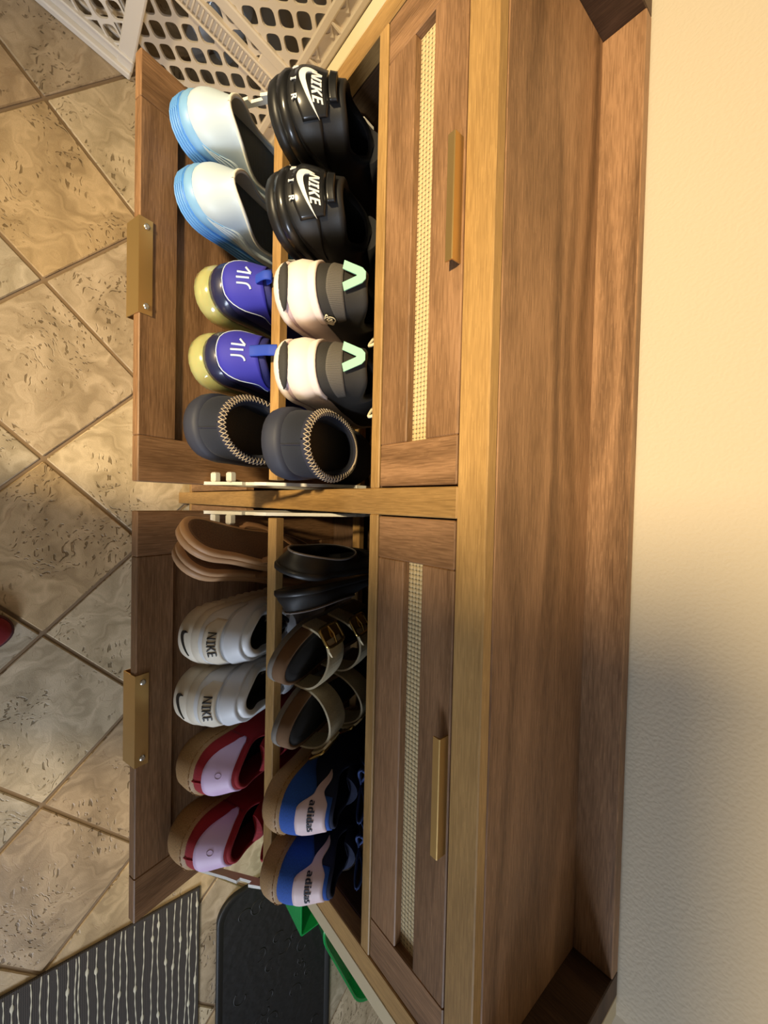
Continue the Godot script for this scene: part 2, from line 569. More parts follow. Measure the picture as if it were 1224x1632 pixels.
# the tilted bucket: door, two shelves and white side brackets (door-local: y up the door, z outward)
func flip_door(t: Node3D, s: float) -> void:
	var d := hold("flip_door", t)
	d.transform = Transform3D(Basis(Vector3.RIGHT, deg_to_rad(TILT)), DOOR_TOP)
	var wal: Material = mats.walnut
	var x0 := minf(s * (DV + 0.003), s * (XI - 0.003))
	var x1 := maxf(s * (DV + 0.003), s * (XI - 0.003))
	var th := 0.0145
	board("rail", d, Vector3(x0 + 0.058, -0.048, 0), Vector3(x1 - 0.058, 0, th), wal, 0)
	board("rail", d, Vector3(x0 + 0.058, -0.388, 0), Vector3(x1 - 0.058, -0.34, th), wal, 0)
	board("stile", d, Vector3(x0, -0.388, 0), Vector3(x0 + 0.058, 0, th), wal, 1)
	board("stile", d, Vector3(x1 - 0.058, -0.388, 0), Vector3(x1, 0, th), wal, 1)
	board("inner_panel", d, Vector3(x0 + 0.056, -0.342, 0.004), Vector3(x1 - 0.056, -0.046, 0.007), wal, 0, 0.0004)
	rattan(d, Vector3(x0 + 0.056, -0.342, 0.0085), Vector3(x1 - 0.056, -0.046, 0.0105))
	# oak edge on the door's top
	# shelves inside the bucket
	for q in [["middle_rail", 0.1045, 0.120, 0.118], ["back_rail", 0.338, 0.079, 0.352]]:
		var gap_l := 0.030 if s < 0 else 0.006
		var gap_r := 0.030 if s > 0 else 0.006
		board(q[0], d, Vector3(x0 + gap_l, -q[3], -q[2] - 0.0155), Vector3(x1 - gap_r, -q[1], -q[2]), mats.oak, 0, 0.0008)
	board("foot_board", d, Vector3(x0 + 0.006, -0.386, -0.060), Vector3(x1 - 0.006, -0.374, -0.002), mats.walnut_deep, 0)
	for e in [x0, x1 - 0.0045]:
		var poly := PackedVector2Array([Vector2(0.001, -0.090), Vector2(-0.041, -0.1045), Vector2(-0.060, -0.1095), Vector2(-0.060, -0.1155), Vector2(-0.078, -0.1215), Vector2(-0.078, -0.1155), Vector2(-0.094, -0.123), Vector2(-0.130, -0.164), Vector2(-0.178, -0.218), Vector2(-0.180, -0.238), Vector2(-0.172, -0.266), Vector2(-0.160, -0.266), Vector2(-0.158, -0.222), Vector2(-0.122, -0.172), Vector2(-0.090, -0.133), Vector2(-0.018, -0.107), Vector2(-0.014, -0.37), Vector2(0.001, -0.37)])
		var st := new_st()
		prism(st, poly, 0, 0.0045)
		var b := obj("bracket", done(st), mats.plastic_white, d)
		# poly x -> door z, poly y -> door y, depth -> door x
		b.transform = Transform3D(Basis(Vector3(0, 0, 1), Vector3(0, 1, 0), Vector3(-1, 0, 0)), Vector3(e + 0.0045, 0, 0))
		var inward := 1.0 if e == x0 else -1.0
		for k in (2 if (e == x0) == (s > 0) else 0):
			var z := -0.010 - 0.030 * k
			var pg := obj("peg", board_mesh(Vector3(0.014, 0.011, 0.011), 0, 0.002), mats.plastic_white, b)
			pg.transform = b.transform.affine_inverse() * Transform3D(Basis.IDENTITY, Vector3(e + 0.00225 + inward * 0.009, -0.102 - 0.004 * k, z))
		if e == x1 - 0.0045 and s > 0:
			var cl := obj("hinge_clip", board_mesh(Vector3(0.02, 0.05, 0.014), 0, 0.003), mats.plastic_grey, b)
			cl.transform = b.transform.affine_inverse() * Transform3D(Basis.IDENTITY, Vector3(e - 0.0105, -0.226, -0.168))
	# brass pull: inner plate on the back of the door, wide lip over the edge
	var hx := s * 0.2865
	var hm := new_st()
	var w := 0.118
	var prof := PackedVector2Array([Vector2(-0.0014, 0.0012), Vector2(-0.0014, -0.0155), Vector2(0, -0.0155), Vector2(0, 0), Vector2(0.0288, 0), Vector2(0.0288, -0.009), Vector2(0.030, -0.009), Vector2(0.030, 0.0004), Vector2(0.0292, 0.0012)])
	prism(hm, prof, -w * 0.5, w * 0.5)
	var h := obj("handle", done(hm), mats.brass, d)
	h.transform = Transform3D(Basis(Vector3(0, 0, 1), Vector3(0, 1, 0), Vector3(-1, 0, 0)), Vector3(hx, 0.0002, 0))
	for k in [-1.0, 1.0]:
		var sm := new_st()
		var rows := []
		for q in [[0.0, 0.0038], [0.0012, 0.0036], [0.002, 0.0022]]:
			var ring := []
			for i in 12: ring.append(Vector3(cos(TAU * i / 12) * q[1], sin(TAU * i / 12) * q[1], -q[0]))
			rows.append(ring)
		grid(sm, rows)
		cap(sm, rows[-1], Vector3(0, 0, -1))
		var sc := obj("screw", done(sm), mats.steel, h)
		sc.transform = h.transform.affine_inverse() * Transform3D(Basis.IDENTITY, Vector3(hx + k * 0.049, -0.008, -0.0015))

# ------------------------------------------------------------------ shoes
# The common form of one shoe. Local axes: x across, y up from the ground, heel at z = 0, toe towards -z.
class Last:
	var n := 72
	var length := 0.27
	var ball := 0.048
	var heel := 0.034
	var mir := 1.0
	var sole_h := 0.03                   # top of the sole at the heel and the toe
	var sole_t := 0.022
	var rise := 0.008                    # toe spring
	var pts := PackedVector2Array()      # outline: x, s (s = distance from the heel)
	var nor := PackedVector2Array()
	var rim := PackedVector3Array()
	var p1 := PackedVector3Array()
	var p2 := PackedVector3Array()
	var base := PackedVector3Array()
	var per := 0.6
	var c_mid := 0.07

	func outline() -> void:
		var h := heel
		var b := ball
		var l := length
		var ctrl := [Vector2(0, 0), Vector2(0.5 * h, 0.12 * h), Vector2(0.86 * h, 0.48 * h), Vector2(h, h), Vector2(1.0 * h, 0.25 * l), Vector2(0.5 * (h + b), 0.40 * l), Vector2(0.93 * b, 0.55 * l), Vector2(b, 0.68 * l), Vector2(0.93 * b, 0.80 * l), Vector2(0.64 * b, 0.93 * l), Vector2(0.12 * b, l), Vector2(-0.45 * b, 0.975 * l), Vector2(-0.84 * b, 0.87 * l), Vector2(-b, 0.73 * l), Vector2(-0.88 * b, 0.58 * l), Vector2(-0.42 * (h + b), 0.41 * l), Vector2(-0.96 * h, 0.25 * l), Vector2(-h, h), Vector2(-0.86 * h, 0.48 * h), Vector2(-0.5 * h, 0.12 * h)]
		var dense := []
		var m := ctrl.size()
		for i in m * 12:
			var k: int = i / 12
			var t := (i % 12) / 12.0
			var a: Vector2 = ctrl[(k - 1 + m) % m]
			var p: Vector2 = ctrl[k]
			var q: Vector2 = ctrl[(k + 1) % m]
			var r: Vector2 = ctrl[(k + 2) % m]
			dense.append((p * 2.0 + (q - a) * t + (a * 2.0 - p * 5.0 + q * 4.0 - r) * t * t + (p * 3.0 - a - q * 3.0 + r) * t * t * t) * 0.5)
		var lens := [0.0]
		for i in dense.size(): lens.append(lens[i] + dense[i].distance_to(dense[(i + 1) % dense.size()]))
		per = lens[-1]
		var j := 0
		for i in n:
			var want := per * i / n
			while lens[j + 1] < want: j += 1
			var f: float = (want - lens[j]) / (lens[j + 1] - lens[j])
			var v: Vector2 = dense[j].lerp(dense[(j + 1) % dense.size()], f)
			pts.append(Vector2(v.x * mir, v.y))
		for i in n:
			var d := pts[(i + 1) % n] - pts[(i - 1 + n) % n]
			nor.append(Vector2(d.y, -d.x).normalized() * mir)

	func lift(s: float) -> float:
		return rise * smoothstep(0.68, 1.02, s / length)

	# a loop round the shoe at a height given for heel and toe, pushed out by off
	func ring(yh: float, yt: float, off: float, off_t := -1.0, ribs := 0.0, rib_n := 60) -> Array:
		var out := []
		for i in n:
			var k := pts[i].y / length
			var o := off if off_t < -0.5 else lerpf(off, off_t, smoothstep(0.05, 0.6, k))
			if ribs != 0.0 and pts[i].y > heel * 0.75: o += ribs * (1.0 if (i * rib_n / n) % 2 == 0 else -1.0)
			var p := pts[i] + nor[i] * o
			out.append(Vector3(p.x, lerpf(yh, yt, smoothstep(0.0, 0.75, k)) + lift(pts[i].y), -p.y))
		return out

	# collar: heel s, front s, half width, heights at heel / side / front; toe box height, heel bulge
	func collar(c0: float, c1: float, cb: float, hh: float, hs: float, hf: float, tb: float, bulge: float, inset := 0.002, c_off := 0.0) -> void:
		c_mid = (c0 + c1) * 0.5
		var a := (c1 - c0) * 0.5
		for i in n:
			var b2 := pts[i] - nor[i] * inset
			var s := pts[i].y
			var by := lerpf(sole_h, sole_t, smoothstep(0.0, 0.75, s / length)) - 0.003 + lift(s)
			var bb := Vector3(b2.x, by, -b2.y)
			var phi := atan2(pts[i].x / cb, (c_mid - s) / a)
			var w := (1.0 - cos(phi)) * 0.5
			var cy := lerpf(hh, hs, smoothstep(0.0, 0.52, w)) if w < 0.52 else lerpf(hs, hf, smoothstep(0.52, 1.0, w))
			var c := Vector3(sin(phi) * cb + c_off * mir, cy, -(c_mid - cos(phi) * a))
			var wt := smoothstep(0.32 * length, 0.8 * length, s)
			var up := cy - by
			var d := Vector3(bb.x - c.x, 0, bb.z - c.z)
			var out2 := Vector3(nor[i].x, 0, -nor[i].y)
			base.append(bb)
			rim.append(c)
			p1.append(bb + Vector3(0, lerpf(0.38 * up, tb, wt), 0) + out2 * bulge * (1.0 - 0.5 * wt))
			p2.append(c + d * lerpf(0.22, 0.5, wt) + Vector3(0, lerpf(-0.36 * up, -0.012, wt), 0) + out2 * bulge * 0.4)

	func at_i(i: int, v: float) -> Vector3:
		var w := 1.0 - v
		return base[i] * w * w * w + p1[i] * 3.0 * w * w * v + p2[i] * 3.0 * w * v * v + rim[i] * v * v * v

	func surf(t: float, v: float) -> Vector3:
		var f := fposmod(t, 1.0) * n
		var i := int(f) % n
		return at_i(i, v).lerp(at_i((i + 1) % n, v), f - int(f))

	func normal(t: float, v: float) -> Vector3:
		var e := 0.009
		var d := surf(t + e, v) - surf(t - e, v)
		var g := surf(t, minf(v + 0.02, 1.0)) - surf(t, maxf(v - 0.02, 0.0))
		return d.cross(g).normalized() * mir

	# how far along the skin each small step of t reaches, both ways from tc
	func run_along(tc: float, v: float, reach: float) -> Array:
		var out := [[0.0], [0.0]]
		for side in 2:
			var dir := mir * (1.0 if side == 1 else -1.0)
			var p := surf(tc, v)
			for k in 60:
				var q := surf(tc + dir * 0.002 * (k + 1), v)
				out[side].append(out[side][-1] + p.distance_to(q))
				p = q
		return out

	func t_at(run: Array, tc: float, x: float) -> float:
		var l: Array = run[1 if x >= 0.0 else 0]
		var d := absf(x)
		var k := 0
		while k < l.size() - 2 and l[k + 1] < d: k += 1
		var f: float = k + (d - l[k]) / maxf(l[k + 1] - l[k], 1e-6)
		return tc + mir * signf(x) * 0.002 * f

	func on(t: float, v: float, off: float) -> Vector3:
		return surf(t, v) + normal(t, v) * off

func make_last(l: float, ball: float, heel: float, mir: float, sh: float, stoe: float, rise := 0.008, around := 72) -> Last:
	var a := Last.new()
	a.n = around
	a.length = l
	a.ball = ball
	a.heel = heel
	a.mir = mir
	a.sole_h = sh
	a.sole_t = stoe
	a.rise = rise
	a.outline()
	return a

# the flank of a sole as a skin that marks and panels can be laid on
func sole_skin(a: Last, q0: Array, q1: Array, q2: Array, q3: Array) -> Last:
	var mk := Last.new()
	mk.n = a.n
	mk.mir = a.mir
	mk.per = a.per
	mk.length = a.length
	var r0 := a.ring(q0[0], q0[1], q0[2])
	var r1 := a.ring(q1[0], q1[1], q1[2])
	var r2 := a.ring(q2[0], q2[1], q2[2])
	var r3 := a.ring(q3[0], q3[1], q3[2])
	for i in a.n:
		mk.base.append(r0[i])
		mk.p1.append(r1[i])
		mk.p2.append(r2[i])
		mk.rim.append(r3[i])
	return mk

func solid(rows: Array, uv := Vector2(6, 1)) -> ArrayMesh:
	var st := new_st()
	grid(st, rows, true, true, uv)
	cap(st, rows[0], Vector3.DOWN)
	cap(st, rows[-1], Vector3.UP)
	return done(st)

# outer skin of a shoe from the sole to the collar, with a rolled rim
func upper_mesh(a: Last, pad: float, v0 := 0.0) -> ArrayMesh:
	var st := new_st()
	var rows := []
	for k in 15:
		var row := []
		for i in a.n: row.append(a.at_i(i, lerpf(v0, 1.0, k / 14.0)))
		rows.append(row)
	for q in [[0.25, 0.75], [0.9, 1.05], [1.6, 0.8], [2.0, 0.2]]:
		var row := []
		for i in a.n:
			var inw := Vector3(-a.rim[i].x, 0, -a.c_mid - a.rim[i].z).normalized()
			row.append(a.rim[i] + inw * pad * q[0] + Vector3(0, pad * q[1], 0))
		rows.append(row)
	grid(st, rows, true, true, Vector2(8, 3), true, int(a.mir) if false else 0)
	return done(st)

func lining_mesh(a: Last, pad: float, floor_lift := 0.006, pinch := 0.86) -> ArrayMesh:
	var st := new_st()
	var rows := []
	for k in 9:
		var f := k / 8.0
		var row := []
		for i in a.n:
			var inw := Vector3(-a.rim[i].x, 0, -a.c_mid - a.rim[i].z).normalized()
			var top := a.rim[i] + inw * pad * 1.95 + Vector3(0, pad * 0.25, 0)
			var b := Vector3(a.base[i].x * pinch, a.base[i].y + floor_lift, (a.base[i].z + a.length * 0.5) * (0.5 + pinch * 0.5) - a.length * 0.5)
			var mid := a.at_i(i, 0.45) * Vector3(pinch, 1, 1) + inw * pad * 1.2
			row.append(top * (1.0 - f) * (1.0 - f) + mid * 2.0 * f * (1.0 - f) + b * f * f)
		rows.append(row)
	grid(st, rows, true, false, Vector2(8, 3))
	return done(st)

func insole_mesh(a: Last, floor_lift := 0.0065, pinch := 0.87) -> ArrayMesh:
	var st := new_st()
	var row := []
	for i in a.n: row.append(Vector3(a.base[i].x * pinch, a.base[i].y + floor_lift, (a.base[i].z + a.length * 0.5) * (0.5 + pinch * 0.5) - a.length * 0.5))
	var spine := []
	for i in a.n: spine.append(Vector3(0, row[i].y + 0.0005, row[i].z))
	grid(st, [row, spine], true, true, Vector2(6, 1), true, -int(a.mir))
	return done(st)

# a panel laid on the upper between two heights that vary along t
func patch_mesh(a: Last, t0: float, t1: float, lo: Callable, hi: Callable, off := 0.0012, nu := 22, nv := 8) -> ArrayMesh:
	var st := new_st()
	var rows := []
	for j in range(-1, nv + 2):
		var row := []
		for i in range(-1, nu + 2):
			var ci := clampi(i, 0, nu)
			var cj := clampi(j, 0, nv)
			var t := lerpf(t0, t1, float(ci) / nu)
			var v := lerpf(lo.call(t), hi.call(t), float(cj) / nv)
			row.append(a.on(t * a.mir, v, -0.0012 if (i != ci or j != cj) else off))
		rows.append(row)
	# orientation: compare with the skin's own outward side
	var mid: Vector3 = rows[nv / 2 + 1][nu / 2 + 1]
	var nn: Vector3 = (rows[nv / 2 + 2][nu / 2 + 1] - mid).cross(rows[nv / 2 + 1][nu / 2 + 2] - mid)
	var t_mid := lerpf(t0, t1, 0.5) * a.mir
	var s := 1 if nn.dot(a.normal(t_mid, 0.5)) > 0.0 else -1
	grid(st, rows, false, true, Vector2(2, 2), true, s)
	return done(st)

# lettering wrapped round the heel (x in metres to the wearer's right, seen from behind)
func wrap_text(a: Last, text: String, cap_h: float, tc: float, vc: float, off: float, shear := 0.0, bold := true, spread := 1.0) -> ArrayMesh:
	var tm := TextMesh.new()
	var f := SystemFont.new()
	f.font_names = PackedStringArray(["Droid Sans"])
	f.font_weight = 700 if bold else 400
	tm.font = f
	tm.font_size = 64
	tm.pixel_size = cap_h / 46.0
	tm.depth = 0.0009
	tm.curve_step = 2.0
	tm.text = text
	var arr := tm.get_mesh_arrays()
	var vs: PackedVector3Array = arr[Mesh.ARRAY_VERTEX]
	var idx: PackedInt32Array = arr[Mesh.ARRAY_INDEX] if arr[Mesh.ARRAY_INDEX] != null else PackedInt32Array(range(vs.size()))
	var vl := a.surf(tc, vc + 0.1).distance_to(a.surf(tc, vc - 0.1)) / 0.2
	var lo := 1e9
	var hi := -1e9
	for p in vs:
		lo = minf(lo, p.y)
		hi = maxf(hi, p.y)
	var st := new_st()
	st.set_smooth_group(-1)
	var run := a.run_along(tc, vc, 0.05)
	for i in idx:
		var p := vs[i]
		p.y -= (lo + hi) * 0.5
		var x := p.x * spread + shear * p.y
		st.add_vertex(a.on(a.t_at(run, tc, x), vc + p.y / vl, off + p.z))
	return done(st)

# a ribbon-like mark between two drawn curves, wrapped on the skin
func wrap_mark(a: Last, lower: Array, upper: Array, scale: float, tc: float, vc: float, off: float) -> ArrayMesh:
	var st := new_st()
	var lo := spline(lower, 25)
	var up := spline(upper, 25)
	var run := a.run_along(tc, vc, 0.05)
	var vl := a.surf(tc, vc + 0.1).distance_to(a.surf(tc, vc - 0.1)) / 0.2
	var rows := [[], [], [], []]
	for i in 25:
		for q in 4:
			var p: Vector2 = lo[i] if q < 2 else up[i]
			p *= scale
			rows[q].append(a.on(a.t_at(run, tc, p.x), vc + p.y / vl, off if (q == 1 or q == 2) else off - 0.0015))
	var m: Vector3 = rows[1][12]
	var nn: Vector3 = (rows[2][12] - m).cross(rows[1][13] - m)
	grid(st, rows, false, true, Vector2.ONE, false, 1 if nn.dot(a.normal(tc, vc)) > 0.0 else -1)
	return done(st)

# thin round strokes drawn on the skin
func wrap_strokes(a: Last, strokes: Array, tc: float, vc: float, r: float, off: float, mi := 1.0) -> ArrayMesh:
	var st := new_st()
	var run := a.run_along(tc, vc, 0.05)
	var vl := a.surf(tc, vc + 0.1).distance_to(a.surf(tc, vc - 0.1)) / 0.2
	for s in strokes:
		var line := []
		for p in spline(s, maxi(2, s.size() * 4)):
			line.append(a.on(a.t_at(run, tc, p.x * mi), vc + p.y / vl, off))
		tube(st, line, r, 6, 0.6, true, a.normal(tc, vc))
	return done(st)

const SWOOSH_LOW := [Vector2(-0.44, 0.20), Vector2(-0.5, 0.02), Vector2(-0.46, -0.13), Vector2(-0.30, -0.17), Vector2(-0.05, -0.08), Vector2(0.5, 0.17)]
const SWOOSH_UP := [Vector2(-0.44, 0.20), Vector2(-0.42, 0.08), Vector2(-0.38, 0.0), Vector2(-0.27, -0.03), Vector2(0.0, 0.03), Vector2(0.5, 0.17)]

func loops(st: SurfaceTool, ctrl: Array, r: float, n := 28, flat := 0.55, hint := Vector3.ZERO) -> void:
	tube(st, spline(ctrl, n), r, 7 if hint == Vector3.ZERO else 12, flat, true, hint)

# soft tongue rising in front of the opening
func tongue_mesh(a: Last, w: float, s_low: float, y_low: float, s_top: float, y_top: float, th := 0.006, bow := 0.006) -> ArrayMesh:
	var st := new_st()
	var rows := []
	for k in 9:
		var f := k / 8.0
		var s := lerpf(s_low, s_top, f)
		var y := lerpf(y_low, y_top, f) + sin(f * PI) * bow
		var ww := w * (0.82 + 0.18 * sin(f * PI * 0.9)) * (1.0 if f < 0.9 else 0.86)
		var ring := []
		for i in 20:
			var ang := TAU * i / 20
			var cx := cos(ang)
			ring.append(Vector3(cx * ww, y + sin(ang) * th - cx * cx * 0.011, -(s + sin(ang) * th * 0.7)))
		rows.append(ring)
	grid(st, rows, true, true, Vector2(2, 2))
	cap(st, rows[0], Vector3.DOWN)
	cap(st, rows[-1], rows[-1][0] - rows[-2][0])
	return done(st)

func lace_bars(a: Last, st: SurfaceTool, t_span: Array, s0: float, s1: float, count: int, r: float) -> void:
	for k in count:
		var f := (k + 0.5) / count
		var tl := lerpf(t_span[0], t_span[1], f)
		var tr := 1.0 - tl
		var l := a.on(tl, 0.93, 0.002)
		var q := a.on(tr, 0.93, 0.002)
		var m := (l + q) * 0.5 + Vector3(0, 0.010, 0.0)
		loops(st, [l, l.lerp(m, 0.5) + Vector3(0, 0.004, 0), m, q.lerp(m, 0.5) + Vector3(0, 0.004, 0), q], r, 14)

func put(o: Node3D, x: float, u: float, v: float, yaw := 0.0, pitch := 0.0, roll := 0.0) -> Node3D:
	var a := deg_to_rad(TILT)
	var into := Vector3(0, -cos(a), -sin(a))
	var n := Vector3(0, sin(a), -cos(a))
	var b := Basis(Vector3.RIGHT, a - PI / 2) * Basis(Vector3.UP, deg_to_rad(yaw)) * Basis(Vector3.RIGHT, deg_to_rad(pitch)) * Basis(Vector3.BACK, deg_to_rad(roll))
	o.transform = Transform3D(b, DOOR_TOP + Vector3(x, 0, 0) + into * u + n * v)
	return o

func shoe_materials() -> void:
	var sd := {"heightmap_enabled": true, "heightmap_texture": tex.suede, "heightmap_scale": 0.04, "albedo_texture": tex.suede}
	var wv := {"albedo_texture": tex.weave, "heightmap_enabled": true, "heightmap_texture": tex.weave, "heightmap_scale": 0.05, "uv1_scale": Vector3(2, 2, 1)}
	M("clog_blue", C8(72, 134, 212), 0.45, {"subsurf_scatter_enabled": true, "subsurf_scatter_strength": 0.1})
	M("clog_mid", C8(122, 170, 216), 0.45)
	M("clog_ridge_lit", C8(104, 162, 226), 0.45)
	M("clog_white", C8(190, 206, 220), 0.42)
	M("clog_rim", C8(232, 230, 218), 0.5)
	M("slate", C8(120, 132, 140), 0.8, wv)
	M("air_yellow", C8(174, 174, 120), 0.14, {"clearcoat_enabled": true, "clearcoat": 0.8, "clearcoat_roughness": 0.08, "subsurf_scatter_enabled": true, "subsurf_scatter_strength": 0.35})
	M("air_core", C8(176, 172, 112), 0.4)
	M("navy_gloss", C8(30, 34, 70), 0.18, {"clearcoat_enabled": true, "clearcoat": 0.6})
	M("royal", C8(48, 46, 168), 0.7, {"rim_enabled": true, "rim": 0.25, "heightmap_enabled": true, "heightmap_texture": tex.suede, "heightmap_scale": 0.02})
	M("royal_dark", C8(28, 30, 96), 0.75)
	M("royal_tab", C8(34, 66, 176), 0.7)
	M("pale_mark", C8(206, 220, 240), 0.5)
	M("cream_knit", C8(218, 206, 172), 0.85)
	M("dark_inside", C8(24, 23, 24), 0.9)
	M("navy_suede", C8(42, 47, 62), 0.9, {"rim_enabled": true, "rim": 0.3, "albedo_texture": tex.suede, "heightmap_enabled": true, "heightmap_texture": tex.suede, "heightmap_scale": 0.05})
	M("navy_rubber", C8(46, 50, 66), 0.65)
	M("braid", C8(196, 180, 158), 0.85)
	M("braid_base", C8(38, 40, 58), 0.9)
	M("fleece", C8(112, 98, 78), 0.95, {"albedo_texture": tex.suede, "heightmap_enabled": true, "heightmap_texture": tex.suede, "heightmap_scale": 0.15})
	M("black_leather", C8(24, 24, 25), 0.5, {"heightmap_enabled": true, "heightmap_texture": tex.suede, "heightmap_scale": 0.02})
	M("black_rubber", C8(26, 26, 27), 0.45)
	M("black_gloss", C8(20, 20, 21), 0.2, {"clearcoat_enabled": true, "clearcoat": 0.5})
	M("black_cloth", C8(20, 20, 22), 0.9)
	M("mark_white", C8(236, 234, 226), 0.5)
	M("foam_pink", C8(238, 222, 214), 0.55)
	M("foam_lilac", C8(186, 164, 170), 0.6)
	M("grey_rubber", C8(66, 64, 62), 0.8, sd)
	M("grey_mesh", C8(122, 116, 108), 0.8, wv)
	M("charcoal", C8(46, 43, 40), 0.75, sd)
	M("mint", C8(150, 206, 178), 0.7, {"rim_enabled": true, "rim": 0.3})
	M("lace_cream", C8(226, 214, 182), 0.8)
	M("tan_leather", C8(178, 132, 92), 0.6, sd)
	M("tan_edge", C8(188, 146, 106), 0.55)
	M("tan_foot", C8(112, 78, 52), 0.8, sd)
	M("white_leather", C8(226, 228, 230), 0.42)
	M("white_pad", C8(218, 221, 226), 0.5)
	M("off_white", C8(222, 212, 192), 0.55)
	M("mark_black", C8(26, 24, 24), 0.5)
	M("grey_inside", C8(66, 60, 54), 0.9)
	M("gum", C8(196, 154, 102), 0.6, {"albedo_texture": tex.suede})
	M("gum_stitch", C8(150, 108, 56), 0.7)
	M("red_suede", C8(178, 28, 40), 0.85, {"rim_enabled": true, "rim": 0.35, "albedo_texture": tex.suede, "heightmap_enabled": true, "heightmap_texture": tex.suede, "heightmap_scale": 0.04})
	M("red_lace", C8(176, 34, 48), 0.8)
	M("lilac", C8(216, 186, 220), 0.55)
	M("lilac_mark", C8(186, 158, 186), 0.6)
	M("cobalt", C8(40, 98, 202), 0.85, {"rim_enabled": true, "rim": 0.35, "albedo_texture": tex.suede, "heightmap_enabled": true, "heightmap_texture": tex.suede, "heightmap_scale": 0.04})
	M("navy_cloth", C8(26, 36, 66), 0.9)
	M("navy_lace", C8(32, 56, 110), 0.8)
	M("pink_tab", C8(232, 206, 208), 0.55)
	M("mark_navy", C8(30, 32, 52), 0.6)
	M("cork", C8(168, 126, 86), 0.85, {"albedo_texture": tex.cork, "heightmap_enabled": true, "heightmap_texture": tex.cork, "heightmap_scale": 0.06, "uv1_scale": Vector3(4, 1, 1)})
	M("grey_sole", C8(128, 122, 114), 0.75)
	M("footbed_dark", C8(22, 19, 17), 0.9)
	M("gold_strap", C8(214, 198, 162), 0.5, {"rim_enabled": true, "rim": 0.2, "albedo_texture": tex.suede})
	M("strap_edge", C8(214, 196, 156), 0.6)
	M("gold_metal", C8(206, 176, 106), 0.22, {"metallic": 0.9})
	M("black_soft", C8(18, 17, 18), 0.55)
	M("black_trim", C8(112, 104, 100), 0.4)

# ---- foam clog: blue ribbed sole fading to a white upper
func make_clog(label: String, mir: float) -> Node3D:
	var t := thing("foam_clog", label, "clog", "blue and white clogs")
	var a := make_last(0.262, 0.0385, 0.034, mir, 0.034, 0.028, 0.014)
	a.collar(0.024, 0.178, 0.036, 0.079, 0.047, 0.056, 0.028, 0.006, 0.0, 0.0)
	var rows := [a.ring(0.001, 0.001, -0.008), a.ring(0.003, 0.003, -0.002)]
	for k in 4:
		var y := 0.004 + k * 0.0040
		var z := 0.006 + k * 0.0072
		rows.append_array([a.ring(y, z, 0.0036), a.ring(y + 0.0024, z + 0.0044, 0.0058), a.ring(y + 0.0036, z + 0.0064, 0.0004)])
	obj("sole", solid(rows), mats.clog_blue, t)
	var band := []
	for q in [[0.0190, 0.0334, 0.0022], [0.0225, 0.0354, 0.0044], [0.0280, 0.0378, 0.0044], [0.0335, 0.0395, 0.0010]]: band.append(a.ring(q[0], q[1], q[2]))
	obj("fade_band", solid(band), mats.clog_mid, t)
	obj("upper", upper_mesh(a, 0.0016), mats.clog_white, t)
	# both sides: a panel with groove shade put into its blue under four raised white ribs that fade out round the heel
	for side in [-1.0, 1.0]:
		var plo := func(_x: float) -> float: return 0.0
		var phi := func(x: float) -> float: return 0.02 + 0.50 * smoothstep(0.05, 0.14, absf(x)) - 0.30 * smoothstep(0.22, 0.38, absf(x))
		obj("side_panel", patch_mesh(a, 0.045 * side if side > 0.0 else -0.38, 0.38 if side > 0.0 else -0.045, plo, phi, 0.0007, 26, 6), mats.clog_mid, t)
		for k in 4:
			var line := []
			var rad := []
			for i in 29:
				var f := i / 28.0
				var tt: float = side * lerpf(0.055 + 0.014 * k, 0.38, f) * mir
				var top := 0.02 + 0.50 * smoothstep(0.05, 0.14, absf(tt)) - 0.30 * smoothstep(0.22, 0.38, absf(tt))
				line.append(a.on(tt, lerpf(0.02, top, (k + 0.75) / 4.0), 0.0006))
				rad.append(0.0006 + 0.0027 * smoothstep(0.0, 0.22, f) * (1.0 - 0.6 * smoothstep(0.75, 1.0, f)))
			var rb := new_st()
			tube(rb, line, rad, 8, 0.9)
			obj("rib", done(rb), mats.clog_white, t)
	for k in 4:
		var loop_ := []
		var lv: Array = a.ring(0.0054 + k * 0.0040, 0.0085 + k * 0.0072, 0.0046)
		for i in a.n + 1: loop_.append(lv[i % a.n])
		var sb := new_st()
		tube(sb, loop_, 0.0015, 6, 1.0, false)
		obj("sole_rib", done(sb), mats.clog_ridge_lit, t)  # ridge tops in lighter blue, the light on them put into the colour
	var rs := new_st()
	var line2 := []
	for i in a.n + 1: line2.append(a.rim[i % a.n] + Vector3(0, 0.0012, 0))
	tube(rs, line2, 0.0022, 8, 1.0, false)
	obj("rim", done(rs), mats.clog_rim, t)
	obj("lining", lining_mesh(a, 0.0016, 0.014, 0.90), mats.clog_rim, t)
	obj("insole", insole_mesh(a, 0.0160, 0.915), mats.slate, t)
	return t

